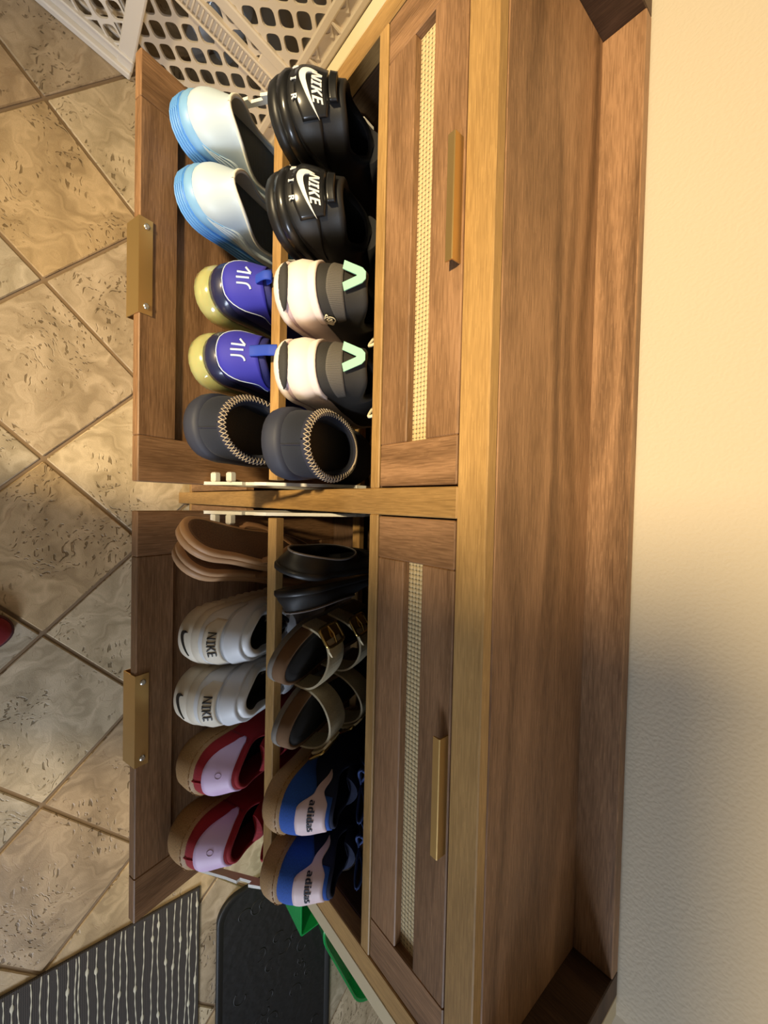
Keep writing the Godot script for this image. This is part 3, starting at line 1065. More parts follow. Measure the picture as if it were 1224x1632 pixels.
# ---- running shoe with a clear yellow air heel
func make_air_shoe(label: String, mir: float, flip_tab: bool) -> Node3D:
	var t := thing("running_shoe", label, "shoe", "blue running shoes with yellow air soles")
	var a := make_last(0.275, 0.041, 0.0335, mir, 0.058, 0.034, 0.010)
	a.collar(0.030, 0.116, 0.031, 0.106, 0.084, 0.086, 0.038, 0.004)
	obj("sole", solid([a.ring(0.001, 0.001, -0.010), a.ring(0.003, 0.002, -0.001), a.ring(0.010, 0.008, 0.0045, 0.002), a.ring(0.020, 0.014, 0.006, 0.002), a.ring(0.029, 0.019, 0.0045, 0.001), a.ring(0.034, 0.022, 0.0005)]), mats.air_yellow, t)
	obj("midsole", solid([a.ring(0.0325, 0.0205, -0.003), a.ring(0.036, 0.0215, 0.001), a.ring(0.044, 0.027, 0.0028, 0.001), a.ring(0.052, 0.031, 0.0018), a.ring(0.057, 0.034, -0.001)]), mats.navy_gloss, t)
	obj("upper", upper_mesh(a, 0.004), mats.royal_dark, t)
	var lo := func(x: float) -> float: return 0.10 + 0.62 * smoothstep(0.025, 0.13, absf(x))
	var hi := func(x: float) -> float: return 0.95 - 0.06 * smoothstep(0.02, 0.10, absf(x))
	obj("heel_counter", patch_mesh(a, -0.15, 0.15, lo, hi, 0.0022, 30, 10), mats.royal, t)
	var edge := []
	for i in 31:
		var x := lerpf(-0.15, 0.15, i / 30.0)
		edge.append(a.on(x * mir, lo.call(x), 0.002))
	var es := new_st()
	tube(es, edge, 0.0008, 6)
	obj("piping", done(es), mats.pale_mark, t)
	# stylised AIR strokes
	var g := [[Vector2(-0.0150, 0.0005), Vector2(-0.0115, 0.0045), Vector2(-0.0078, 0.0088)], [Vector2(-0.0072, 0.0088), Vector2(-0.0070, 0.0), Vector2(-0.0068, -0.0080)], [Vector2(-0.0010, 0.0072), Vector2(-0.0008, 0.0), Vector2(-0.0006, -0.0085)], [Vector2(0.0056, -0.0085), Vector2(0.0058, -0.002), Vector2(0.0066, 0.0040), Vector2(0.0092, 0.0068), Vector2(0.0125, 0.0074)]]
	obj("lettering", wrap_strokes(a, g, 0.0, 0.56, 0.0014, 0.0026), mats.pale_mark, t)
	obj("lining", lining_mesh(a, 0.004), mats.cream_knit, t)
	obj("insole", insole_mesh(a), mats.dark_inside, t)
	obj("tongue", tongue_mesh(a, 0.026, 0.150, 0.070, 0.104, 0.104), mats.royal_dark, t)
	var ls := new_st()
	lace_bars(a, ls, [0.34, 0.42], 0, 0, 4, 0.0026)
	obj("lace", done(ls), mats.cream_knit, t)
	# heel pull loop
	var ps := new_st()
	if flip_tab:
		loops(ps, [a.on(0.0, 0.80, 0.003), a.on(0.0, 0.95, 0.005), a.rim[0] + Vector3(0.001, 0.013, 0.004), a.rim[0] + Vector3(0.002, 0.021, 0.003), a.rim[0] + Vector3(0.002, 0.029, -0.001)], 0.0070, 18, 0.2, Vector3(0, 0.35, 1))
	else:
		loops(ps, [a.on(0.0, 0.82, 0.003), a.rim[0] + Vector3(0, 0.008, 0.010), a.rim[0] + Vector3(0, 0.015, 0.005), a.rim[0] + Vector3(0, 0.010, 0.000), a.rim[0] + Vector3(0, 0.002, -0.001)], 0.0060, 18, 0.25, Vector3(0, 0.6, 1))
	obj("pull_tab", done(ps), mats.royal_tab, t)
	return t

# ---- suede slipper with a braided collar
func make_slipper(label: String, mir: float) -> Node3D:
	var t := thing("suede_slipper", label, "slipper", "navy suede slippers")
	var a := make_last(0.262, 0.043, 0.041, mir, 0.028, 0.023, 0.006)
	a.collar(0.014, 0.134, 0.041, 0.051, 0.050, 0.056, 0.027, 0.006, 0.002)
	obj("sole", solid([a.ring(0.001, 0.001, -0.006), a.ring(0.003, 0.003, 0.002), a.ring(0.012, 0.010, 0.0046), a.ring(0.021, 0.017, 0.0046), a.ring(0.0265, 0.0215, 0.0035), a.ring(0.0285, 0.0235, -0.002)]), mats.navy_rubber, t)
	obj("upper", upper_mesh(a, 0.004), mats.navy_suede, t)
	# collar band with zigzag braid
	var band := new_st()
	var line := []
	for i in a.n + 1: line.append(a.rim[i % a.n] + Vector3(0, 0.0015, 0))
	tube(band, line, 0.0056, 10, 1.0, false)
	var bo := obj("collar_band", done(band), mats.braid_base, t)
	var zs := new_st()
	var cnt := 46
	for w in 2:
		var z := []
		for k in cnt * 2 + 1:
			var f := fposmod(float(k) / (cnt * 2), 1.0) * a.n
			var i := int(f) % a.n
			var p := a.rim[i].lerp(a.rim[(i + 1) % a.n], f - int(f)) + Vector3(0, 0.0015, 0)
			var inw := Vector3(-p.x, 0, -a.c_mid - p.z).normalized()
			var up := (k % 2 == 0) == (w == 0)
			var ang := deg_to_rad(118.0 if up else 12.0)
			z.append(p + (inw * -cos(ang) + Vector3(0, sin(ang), 0)) * 0.0060)
			if k < cnt * 2:
				var f2 := fposmod(float(k + 0.5) / (cnt * 2), 1.0) * a.n
				var i2 := int(f2) % a.n
				var p2 := a.rim[i2].lerp(a.rim[(i2 + 1) % a.n], f2 - int(f2)) + Vector3(0, 0.0015, 0)
				var in2 := Vector3(-p2.x, 0, -a.c_mid - p2.z).normalized()
				var an2 := deg_to_rad(65.0)
				z.append(p2 + (in2 * -cos(an2) + Vector3(0, sin(an2), 0)) * 0.0063)
		tube(zs, z, 0.00075, 5, 1.0, false)
	obj("braid", done(zs), mats.braid, bo)
	# heel seam
	var hs := new_st()
	var seam := []
	for k in 9: seam.append(a.on(0.012 * mir, 0.04 + 0.86 * k / 8.0, 0.0004))
	tube(hs, seam, 0.0009, 5)
	obj("seam", done(hs), mats.braid_base, t)
	obj("lining", lining_mesh(a, 0.004, 0.008, 0.88), mats.navy_suede, t)
	obj("insole", insole_mesh(a, 0.009, 0.89), mats.fleece, t)
	return t

# ---- black sneaker with a white mark on its heel
func make_black_sneaker(label: String, mir: float) -> Node3D:
	var t := thing("black_sneaker", label, "sneaker", "black sneakers with white heel marks")
	var a := make_last(0.288, 0.048, 0.042, mir, 0.032, 0.024, 0.010)
	a.collar(0.024, 0.118, 0.037, 0.084, 0.072, 0.082, 0.036, 0.006)
	obj("sole", solid([a.ring(0.001, 0.001, -0.006), a.ring(0.004, 0.003, 0.0015), a.ring(0.011, 0.008, 0.003), a.ring(0.016, 0.011, 0.0028), a.ring(0.017, 0.0115, 0.0008)]), mats.black_rubber, t)
	obj("midsole", solid([a.ring(0.0165, 0.0112, 0.000), a.ring(0.018, 0.0122, 0.0035), a.ring(0.025, 0.018, 0.0048), a.ring(0.0305, 0.0225, 0.003), a.ring(0.0325, 0.0245, -0.002)]), mats.black_gloss, t)
	obj("upper", upper_mesh(a, 0.006), mats.black_leather, t)
	var lo := func(x: float) -> float: return 0.03 + 0.30 * smoothstep(0.03, 0.16, absf(x))
	var hi := func(x: float) -> float: return 0.62 - 0.25 * smoothstep(0.05, 0.16, absf(x))
	obj("heel_counter", patch_mesh(a, -0.15, 0.15, lo, hi, 0.0022, 30, 8), mats.black_leather, t)
	var hlo := func(x: float) -> float: return 0.20 + 0.06 * smoothstep(0.02, 0.05, absf(x))
	var hhi := func(x: float) -> float: return 0.80 - 0.05 * smoothstep(0.03, 0.05, absf(x))
	obj("heel_tab", patch_mesh(a, -0.052, 0.052, hlo, hhi, 0.0036, 16, 10), mats.black_gloss, t)
	obj("heel_mark", wrap_mark(a, SWOOSH_LOW, SWOOSH_UP, 0.050, 0.014 * mir, 0.44, 0.0048), mats.mark_white, t)
	obj("lettering", wrap_text(a, "NIKE", 0.0115, 0.006 * mir, 0.61, 0.0044, 0.22, true, 0.80), mats.mark_white, t)
	var air := ["A", "I", "R"]
	for k in 3:
		obj("lettering", wrap_text(a, air[k], 0.0058, (-0.030 + 0.025 * k) * mir, 0.20, 0.0044, 0.0, true), mats.mark_white, t)
	var plo := func(_x: float) -> float: return 0.83
	var phi := func(_x: float) -> float: return 0.985
	obj("pull_tab", patch_mesh(a, -0.030, 0.030, plo, phi, 0.0075, 10, 6), mats.black_gloss, t)
	obj("lining", lining_mesh(a, 0.006), mats.black_cloth, t)
	obj("insole", insole_mesh(a), mats.black_cloth, t)
	obj("tongue", tongue_mesh(a, 0.030, 0.165, 0.064, 0.106, 0.098), mats.black_cloth, t)
	var ls := new_st()
	lace_bars(a, ls, [0.33, 0.43], 0, 0, 5, 0.0028)
	obj("lace", done(ls), mats.black_cloth, t)
	return t

# ---- chunky grey basketball sneaker with a mint loop
func make_court_sneaker(label: String, mir: float, emblem: bool) -> Node3D:
	var t := thing("court_sneaker", label, "sneaker", "grey court sneakers with mint loops")
	var a := make_last(0.265, 0.041, 0.0325, mir, 0.050, 0.036, 0.014)
	a.collar(0.026, 0.112, 0.032, 0.104, 0.086, 0.092, 0.040, 0.004)
	obj("outsole", solid([a.ring(-0.001, -0.001, -0.012), a.ring(0.0, 0.0, -0.005), a.ring(0.004, 0.004, -0.0035)]), mats.grey_rubber, t)
	obj("sole", solid([a.ring(0.001, 0.001, -0.006), a.ring(0.003, 0.002, 0.002), a.ring(0.009, 0.006, 0.006, 0.002), a.ring(0.013, 0.010, 0.0065, 0.002), a.ring(0.0145, 0.011, 0.004, 0.001)]), mats.foam_pink, t)
	obj("groove", solid([a.ring(0.014, 0.0105, 0.000), a.ring(0.0145, 0.011, 0.0035, 0.001), a.ring(0.0195, 0.0145, 0.003, 0.0005), a.ring(0.020, 0.015, 0.0)]), mats.foam_lilac, t)
	obj("midsole", solid([a.ring(0.0192, 0.0142, 0.001), a.ring(0.021, 0.016, 0.0055, 0.002), a.ring(0.033, 0.025, 0.0062, 0.002), a.ring(0.045, 0.033, 0.003, 0.001), a.ring(0.050, 0.036, -0.001)]), mats.foam_pink, t)
	var flo := func(_x: float) -> float: return 0.0
	var fhi := func(x: float) -> float: return 0.16 - 0.2 * absf(x)
	obj("heel_clip", patch_mesh(a, -0.10, 0.10, flo, fhi, 0.0036, 20, 4), mats.foam_pink, t)
	obj("upper", upper_mesh(a, 0.005), mats.charcoal, t)
	var mlo := func(x: float) -> float: return 0.34 + 0.9 * absf(x - 0.02)
	var mhi := func(x: float) -> float: return 0.66 - 0.4 * absf(x)
	obj("mesh_panel", patch_mesh(a, -0.10, 0.10, mlo, mhi, 0.0016, 24, 8), mats.grey_mesh, t)
	if emblem:
		var ring_ := []
		for k in 17: ring_.append(Vector2(cos(TAU * k / 16), sin(TAU * k / 16)) * 0.0065)
		var g := [ring_, [Vector2(-0.0045, -0.0012), Vector2(-0.0018, 0.0030), Vector2(0.0, 0.0), Vector2(0.002, -0.003), Vector2(0.0045, 0.0012)], [Vector2(-0.0045, 0.0012), Vector2(-0.002, -0.003), Vector2(0.0, 0.0), Vector2(0.002, 0.003), Vector2(0.0045, -0.0012)], [Vector2(-0.0085, 0.0), Vector2(-0.0105, -0.001), Vector2(-0.0065, -0.0035)], [Vector2(0.0065, 0.003), Vector2(0.011, 0.0005), Vector2(0.0065, -0.0045)]]
		obj("emblem", wrap_strokes(a, g, 0.085 * mir, 0.25, 0.0009, 0.0022), mats.lace_cream, t)
	# grey rubber wrapped up the back of the heel
	var sk := sole_skin(a, [0.000, 0.000, -0.006], [0.008, 0.006, 0.0050], [0.017, 0.012, 0.0085], [0.027, 0.018, 0.0060])
	var glo := func(_x: float) -> float: return 0.0
	var ghi := func(x: float) -> float: return 0.92 * sqrt(maxf(0.0, 1.0 - pow(x / 0.055, 2.0)))
	obj("heel_patch", patch_mesh(sk, -0.0545, 0.0545, glo, ghi, 0.0016, 20, 5), mats.grey_rubber, t)
	# mint pull loop: a folded ribbon shaped like an upturned V
	var ps := new_st()
	prism(ps, PackedVector2Array([Vector2(-0.0175, -0.0135), Vector2(-0.0085, 0.0075), Vector2(-0.004, 0.0115), Vector2(0.004, 0.0115), Vector2(0.0085, 0.0075), Vector2(0.0175, -0.0135), Vector2(0.008, -0.0155), Vector2(0.0006, 0.0010), Vector2(-0.0006, 0.0010), Vector2(-0.008, -0.0155)]), -0.0008, 0.0008)
	var loop_ := obj("pull_loop", done(ps), mats.mint, t)
	loop_.transform = Transform3D(Basis(Vector3.RIGHT, deg_to_rad(-14)), a.rim[0] + Vector3(-0.006, -0.004, 0.0085))
	obj("lining", lining_mesh(a, 0.005), mats.black_cloth, t)
	obj("insole", insole_mesh(a), mats.dark_inside, t)
	obj("tongue", tongue_mesh(a, 0.027, 0.150, 0.070, 0.100, 0.106), mats.black_cloth, t)
	var ls := new_st()
	lace_bars(a, ls, [0.34, 0.42], 0, 0, 4, 0.0026)
	loops(ls, [Vector3(0.0, 0.096, -0.112), Vector3(-0.018, 0.106, -0.096), Vector3(-0.016, 0.114, -0.078), Vector3(0.008, 0.117, -0.072), Vector3(0.026, 0.114, -0.078), Vector3(0.034, 0.102, -0.092), Vector3(0.010, 0.097, -0.110)], 0.0026, 36, 0.8)
	loops(ls, [Vector3(0.0, 0.096, -0.112), Vector3(0.020, 0.104, -0.100), Vector3(0.044, 0.104, -0.084), Vector3(0.048, 0.092, -0.086), Vector3(0.028, 0.094, -0.104), Vector3(0.004, 0.096, -0.112)], 0.0026, 36, 0.8)
	obj("lace", done(ls), mats.lace_cream, t)
	return t

# ---- leather thong sandal (flip-flop)
func make_flip_flop(label: String, mir: float) -> Node3D:
	var t := thing("thong_sandal", label, "sandal", "tan leather thong sandals")
	var a := make_last(0.258, 0.044, 0.034, mir, 0.018, 0.014, 0.004)
	obj("sole", solid([a.ring(0.001, 0.001, -0.004), a.ring(0.002, 0.002, 0.0), a.ring(0.010, 0.008, 0.0008), a.ring(0.0108, 0.0088, -0.001)]), mats.tan_edge, t)
	obj("footbed_rim", solid([a.ring(0.0105, 0.0085, -0.001), a.ring(0.0115, 0.0095, 0.0006), a.ring(0.0165, 0.0135, 0.0004), a.ring(0.018, 0.015, -0.002), a.ring(0.0178, 0.0148, -0.006)]), mats.tan_edge, t)
	obj("footbed", solid([a.ring(0.016, 0.013, -0.007), a.ring(0.0186, 0.0156, -0.007), a.ring(0.0188, 0.0158, -0.010)]), mats.tan_foot, t)
	var ss := new_st()
	var toe := Vector3(0.004 * mir, 0.018, -0.205)
	var knot := Vector3(0.002 * mir, 0.026, -0.188)
	for s in [-1.0, 1.0]:
		loops(ss, [Vector3(s * 0.034, 0.014, -0.105), Vector3(s * 0.036, 0.021, -0.116), Vector3(s * 0.028, 0.027, -0.140), Vector3(s * 0.012, 0.027, -0.168), knot], 0.0060, 24, 0.25)
	loops(ss, [toe, toe.lerp(knot, 0.5), knot], 0.0032, 8, 1.0)
	obj("strap", done(ss), mats.tan_leather, t)
	return t

# ---- white leather sneaker
func make_white_sneaker(label: String, mir: float, lace_loop: bool) -> Node3D:
	var t := thing("white_sneaker", label, "sneaker", "white leather sneakers")
	var a := make_last(0.268, 0.0360, 0.0345, mir, 0.044, 0.030, 0.010, 168)
	a.collar(0.028, 0.130, 0.032, 0.087, 0.072, 0.080, 0.034, 0.004)
	obj("sole", solid([a.ring(0.001, 0.001, -0.010), a.ring(0.003, 0.002, -0.003), a.ring(0.008, 0.006, 0.001, 0.002, 0.0010, 84), a.ring(0.018, 0.012, 0.003, 0.002, 0.0010, 84), a.ring(0.028, 0.020, 0.0035, 0.002, 0.0010, 84), a.ring(0.031, 0.022, 0.001)]), mats.off_white, t)
	obj("midsole", solid([a.ring(0.0305, 0.0215, 0.0005), a.ring(0.033, 0.023, 0.0025), a.ring(0.042, 0.029, 0.0015), a.ring(0.045, 0.031, -0.002)]), mats.off_white, t)
	# swoosh on the back of the sole
	var mk := sole_skin(a, [0.003, 0.002, -0.003], [0.012, 0.009, 0.0025], [0.022, 0.015, 0.0045], [0.031, 0.022, 0.003])
	obj("heel_mark", wrap_mark(mk, SWOOSH_LOW, SWOOSH_UP, 0.032, 0.004 * mir, 0.66, 0.0014), mats.mark_black, t)
	obj("upper", upper_mesh(a, 0.006), mats.white_leather, t)
	var lo := func(x: float) -> float: return 0.02 + 0.1 * smoothstep(0.04, 0.14, absf(x))
	var hi := func(x: float) -> float: return 0.56 - 0.12 * smoothstep(0.03, 0.15, absf(x))
	obj("heel_counter", patch_mesh(a, -0.15, 0.15, lo, hi, 0.0018, 30, 8), mats.white_leather, t)
	var tlo := func(x: float) -> float: return 0.18 + 0.14 * smoothstep(0.035, 0.056, absf(x))
	var thi := func(x: float) -> float: return 0.545
	obj("heel_tab", patch_mesh(a, -0.056, 0.056, tlo, thi, 0.0030, 16, 8), mats.off_white, t)
	obj("lettering", wrap_text(a, "NIKE", 0.0096, 0.0, 0.375, 0.0038, 0.0, false, 1.05), mats.mark_black, t)
	var plo := func(_x: float) -> float: return 0.60
	var phi := func(_x: float) -> float: return 0.97
	obj("collar_pad", patch_mesh(a, -0.20, 0.20, plo, phi, 0.0045, 36, 8), mats.white_pad, t)
	obj("lining", lining_mesh(a, 0.006), mats.grey_inside, t)
	obj("insole", insole_mesh(a), mats.grey_inside, t)
	obj("tongue", tongue_mesh(a, 0.028, 0.160, 0.062, 0.116, 0.092), mats.white_pad, t)
	var ls := new_st()
	lace_bars(a, ls, [0.34, 0.43], 0, 0, 5, 0.0028)
	obj("lace", done(ls), mats.white_leather, t)
	if lace_loop:
		var bs := new_st()
		loops(bs, [Vector3(-0.004, 0.086, -0.118), Vector3(-0.018, 0.088, -0.098), Vector3(-0.020, 0.090, -0.082), Vector3(-0.008, 0.090, -0.076), Vector3(0.0, 0.089, -0.090), Vector3(0.0, 0.086, -0.112)], 0.0028, 30, 0.6)
		obj("tongue_loop", done(bs), mats.mark_black, t)
	return t

# ---- suede sneaker with a gum sole: red with lilac heel, or cobalt with pink lettered heel
func make_gum_sneaker(label: String, group: String, mir: float, red: bool) -> Node3D:
	var t := thing("gum_sole_sneaker", label, "sneaker", group)
	var a := make_last(0.256, 0.0425 if red else 0.0385, 0.034, mir, 0.040 if red else 0.030, 0.030 if red else 0.023, 0.008)
	if red: a.collar(0.028, 0.122, 0.030, 0.086, 0.072, 0.078, 0.032, 0.003)
	else: a.collar(0.024, 0.122, 0.030, 0.086, 0.072, 0.080, 0.034, 0.003)
	var rows := [a.ring(0.001, 0.001, -0.008), a.ring(0.003, 0.002, -0.002)]
	for k in 5:
		var f := k / 4.0
		rows.append(a.ring(lerpf(0.008, a.sole_h - 0.002, f), lerpf(0.006, a.sole_t - 0.002, f), 0.0008 + 0.0022 * sin(f * PI * 0.8)))
	rows.append(a.ring(a.sole_h + 0.001, a.sole_t + 0.001, -0.002))
	obj("sole", solid(rows), mats.gum, t)
	obj("upper", upper_mesh(a, 0.003), mats.red_suede if red else mats.navy_cloth, t)
	if red:
		var rlo := func(_x: float) -> float: return 0.02
		var rhi := func(x: float) -> float: return 0.985
		obj("heel_counter", patch_mesh(a, -0.14, 0.14, rlo, rhi, 0.0010, 30, 8), mats.red_suede, t)
		var seam := []
		for k in 7: seam.append(a.on(0.004 * mir, 0.02 + 0.36 * k / 6.0, 0.0018))
		var sm := new_st()
		tube(sm, seam, 0.0008, 5)
		obj("seam", done(sm), mats.red_lace, t)
		var lo := func(x: float) -> float: return 0.30 + 0.34 * smoothstep(0.02, 0.135, absf(x)) + 0.10 * smoothstep(0.122, 0.138, absf(x))
		var hi := func(x: float) -> float: return 0.93 - 0.02 * smoothstep(0.05, 0.12, absf(x)) - 0.07 * smoothstep(0.125, 0.138, absf(x))
		obj("heel_tab", patch_mesh(a, -0.138, 0.138, lo, hi, 0.0026, 44, 8), mats.lilac, t)
		var leaf := []
		for k in 13: leaf.append(Vector2(cos(TAU * k / 12) * 0.0032, sin(TAU * k / 12) * 0.0038))
		obj("emblem", wrap_strokes(a, [leaf], -0.012 * mir, 0.64, 0.0005, 0.0028), mats.lilac_mark, t)
	else:
		var clo := func(_x: float) -> float: return 0.01
		var chi := func(x: float) -> float: return 0.66 - 0.50 * smoothstep(0.05, 0.20, absf(x))
		obj("heel_counter", patch_mesh(a, -0.20, 0.20, clo, chi, 0.0014, 36, 8), mats.cobalt, t)
		var blo := func(_x: float) -> float: return 0.60
		var bhi := func(_x: float) -> float: return 0.99
		obj("collar_band", patch_mesh(a, -0.06, 0.06, blo, bhi, 0.0016, 16, 6), mats.cobalt, t)
		var lo := func(x: float) -> float: return 0.36 + 0.26 * smoothstep(0.028, 0.062, absf(x)) + 0.20 * smoothstep(0.06, 0.14, absf(x))
		var hi := func(x: float) -> float: return 0.92 - 0.12 * smoothstep(0.036, 0.07, absf(x)) + 0.10 * smoothstep(0.07, 0.125, absf(x)) - 0.05 * smoothstep(0.125, 0.14, absf(x))
		obj("heel_tab", patch_mesh(a, -0.14, 0.14, lo, hi, 0.0030, 48, 8), mats.pink_tab, t)
		obj("lettering", wrap_text(a, "adidas", 0.0078, -0.010 * mir, 0.64, 0.0034, 0.0, true, 1.0), mats.mark_navy, t)
	# stitching round the top of the gum sole
	var sk := new_st()
	var top := a.ring(a.sole_h - 0.004, a.sole_t - 0.003, 0.0031)
	for i in a.n:
		tube(sk, [top[i].lerp(top[(i + 1) % a.n], 0.15), top[i].lerp(top[(i + 1) % a.n], 0.75)], 0.0006, 5)
	obj("stitching", done(sk), mats.gum_stitch, t)
	obj("lining", lining_mesh(a, 0.003), mats.red_suede if red else mats.navy_cloth, t)
	obj("insole", insole_mesh(a), mats.dark_inside, t)
	obj("tongue", tongue_mesh(a, 0.025, 0.140, 0.058, 0.076, 0.092, 0.004), mats.red_suede if red else mats.navy_cloth, t)
	var ls := new_st()
	lace_bars(a, ls, [0.33, 0.42], 0, 0, 5, 0.0028)
	loops(ls, [Vector3(0.0, 0.090, -0.100), Vector3(-0.022, 0.104, -0.088), Vector3(-0.036, 0.104, -0.076), Vector3(-0.026, 0.096, -0.082), Vector3(0.0, 0.092, -0.098)], 0.0028, 26, 0.6)
	loops(ls, [Vector3(0.0, 0.090, -0.100), Vector3(0.020, 0.104, -0.086), Vector3(0.034, 0.102, -0.074), Vector3(0.026, 0.096, -0.080), Vector3(0.0, 0.092, -0.098)], 0.0028, 26, 0.6)
	obj("lace", done(ls), mats.red_lace if red else mats.navy_lace, t)
	return t

# ---- two-strap cork sandal
func make_buckle_sandal(label: String, mir: float) -> Node3D:
	var t := thing("buckle_sandal", label, "sandal", "gold two-strap cork sandals")
	var a := make_last(0.25, 0.0385, 0.034, mir, 0.032, 0.026, 0.004)
	obj("sole", solid([a.ring(0.001, 0.001, -0.002), a.ring(0.002, 0.002, 0.0006), a.ring(0.009, 0.008, 0.0010), a.ring(0.0098, 0.0088, 0.0)]), mats.grey_sole, t)
	obj("cork_base", solid([a.ring(0.0095, 0.0085, -0.0005), a.ring(0.013, 0.0115, 0.0005), a.ring(0.026, 0.021, -0.0005), a.ring(0.0305, 0.0245, -0.0015), a.ring(0.031, 0.025, -0.0045), a.ring(0.027, 0.023, -0.0075)]), mats.cork, t)
	obj("footbed", solid([a.ring(0.022, 0.020, -0.0055), a.ring(0.0285, 0.0245, -0.0058), a.ring(0.0280, 0.0242, -0.016)]), mats.footbed_dark, t)
	# straps: bands bridging the foot
	for k in 2:
		var s0 := 0.098 + 0.068 * k
		var wide := 0.040
		var top := 0.076 - 0.014 * k
		var half := 0.036 + 0.002 * k
		var rows_o := []
		for i in 25:
			var f := i / 24.0
			var ang := PI * f
			var x := -cos(ang) * half * mir
			var y := 0.012 + (top - 0.012) * pow(sin(ang), 0.72)
			var row := []
			var edge := 0.004 * sin(ang * 2.0)
			for q in [[0.0, 0.0], [0.0, 1.0], [0.5, 1.25], [1.0, 1.0], [1.0, 0.0], [0.5, 0.0]]:
				var o: Vector3 = Vector3(x, y - 0.012, 0).normalized() * 0.0028 * float(q[1])
				row.append(Vector3(x, y, -(s0 + wide * q[0] * (0.86 + 0.14 * sin(ang)) + edge)) + o)
			rows_o.append(row)
		var st := new_st()
		grid(st, rows_o, true, true, Vector2(1, 4), false)
		var strap := obj("strap", done(st), mats.gold_strap, t)
		# free end over the strap
		var fs := new_st()
		var rows_f := []
		for i in 9:
			var ang := PI * lerpf(0.62, 0.86, i / 8.0)
			var x := -cos(ang) * (half + 0.004) * mir
			var y := 0.013 + (top - 0.010) * pow(sin(ang), 0.72)
			var row := []
			var sh := 1.0 if i > 1 else 0.7 + 0.15 * i
			for q in [[0.5 - 0.42 * sh, 0.0], [0.5 - 0.42 * sh, 1.0], [0.5 + 0.42 * sh, 1.0], [0.5 + 0.42 * sh, 0.0]]:
				row.append(Vector3(x, y, -(s0 + wide * q[0] + 0.002)) + Vector3(x, y - 0.012, 0).normalized() * 0.0028 * q[1])
			rows_f.append(row)
		grid(fs, rows_f, true, true, Vector2.ONE, false)
		cap(fs, rows_f[0], Vector3(-mir, 1, 0))
		cap(fs, rows_f[-1], Vector3.DOWN)
		obj("strap_end", done(fs), mats.strap_edge, strap)
		# buckle: a rounded frame lying on the strap, with a prong
		var ang2 := PI * 0.80
		var c := Vector3(-cos(ang2) * (half + 0.009) * mir, 0.013 + (top - 0.008) * pow(sin(ang2), 0.72), -(s0 + wide * 0.5))
		var nn := Vector3(-cos(ang2) * mir, 0.75, 0).normalized()
		var tx := Vector3(nn.y, -nn.x, 0)
		var bs := new_st()
		var loop_ := []
		for i in 25:
			var q := TAU * i / 24
			var ex := signf(cos(q)) * pow(absf(cos(q)), 0.35) * 0.0135
			var ez := signf(sin(q)) * pow(absf(sin(q)), 0.35) * 0.0225
			loop_.append(c + tx * ex + Vector3(0, 0, ez))
		tube(bs, loop_, 0.0022, 8, 1.0, false, nn)
		tube(bs, [c + tx * -0.0135, c + nn * 0.003, c + tx * 0.0140], 0.0016, 6)
		var plate := [c + tx * -0.004 + Vector3(0, 0, -0.0215), c + tx * 0.012 + Vector3(0, 0, -0.0215), c + tx * 0.012 + Vector3(0, 0, 0.0215), c + tx * -0.004 + Vector3(0, 0, 0.0215)]
		bs.set_smooth_group(-1)
		quad(bs, plate[0] + nn * 0.0006, plate[1] + nn * 0.0006, plate[2] + nn * 0.0006, plate[3] + nn * 0.0006, nn)
		quad(bs, plate[0] - nn * 0.0006, plate[1] - nn * 0.0006, plate[2] - nn * 0.0006, plate[3] - nn * 0.0006, -nn)
		obj("buckle", done(bs), mats.gold_metal, strap)
	return t

# ---- plain black flat
func make_flat(label: String, mir: float) -> Node3D:
	var t := thing("black_flat", label, "shoe", "black slip-on flats")
	var a := make_last(0.248, 0.041, 0.033, mir, 0.009, 0.007, 0.004)
	a.collar(0.006, 0.150, 0.030, 0.028, 0.024, 0.026, 0.018, 0.002)
	obj("sole", solid([a.ring(0.001, 0.001, -0.004), a.ring(0.002, 0.002, 0.0), a.ring(0.007, 0.0055, 0.0008), a.ring(0.0095, 0.0075, -0.001)]), mats.black_rubber, t)
	obj("upper", upper_mesh(a, 0.0016), mats.black_soft, t)
	var rs := new_st()
	var line := []
	for i in a.n + 1: line.append(a.rim[i % a.n] + Vector3(0, 0.0012, 0))
	tube(rs, line, 0.0013, 7, 1.0, false)
	obj("trim", done(rs), mats.black_trim, t)
	obj("lining", lining_mesh(a, 0.0016, 0.004, 0.92), mats.footbed_dark, t)
	obj("insole", insole_mesh(a, 0.0045, 0.93), mats.footbed_dark, t)
	return t

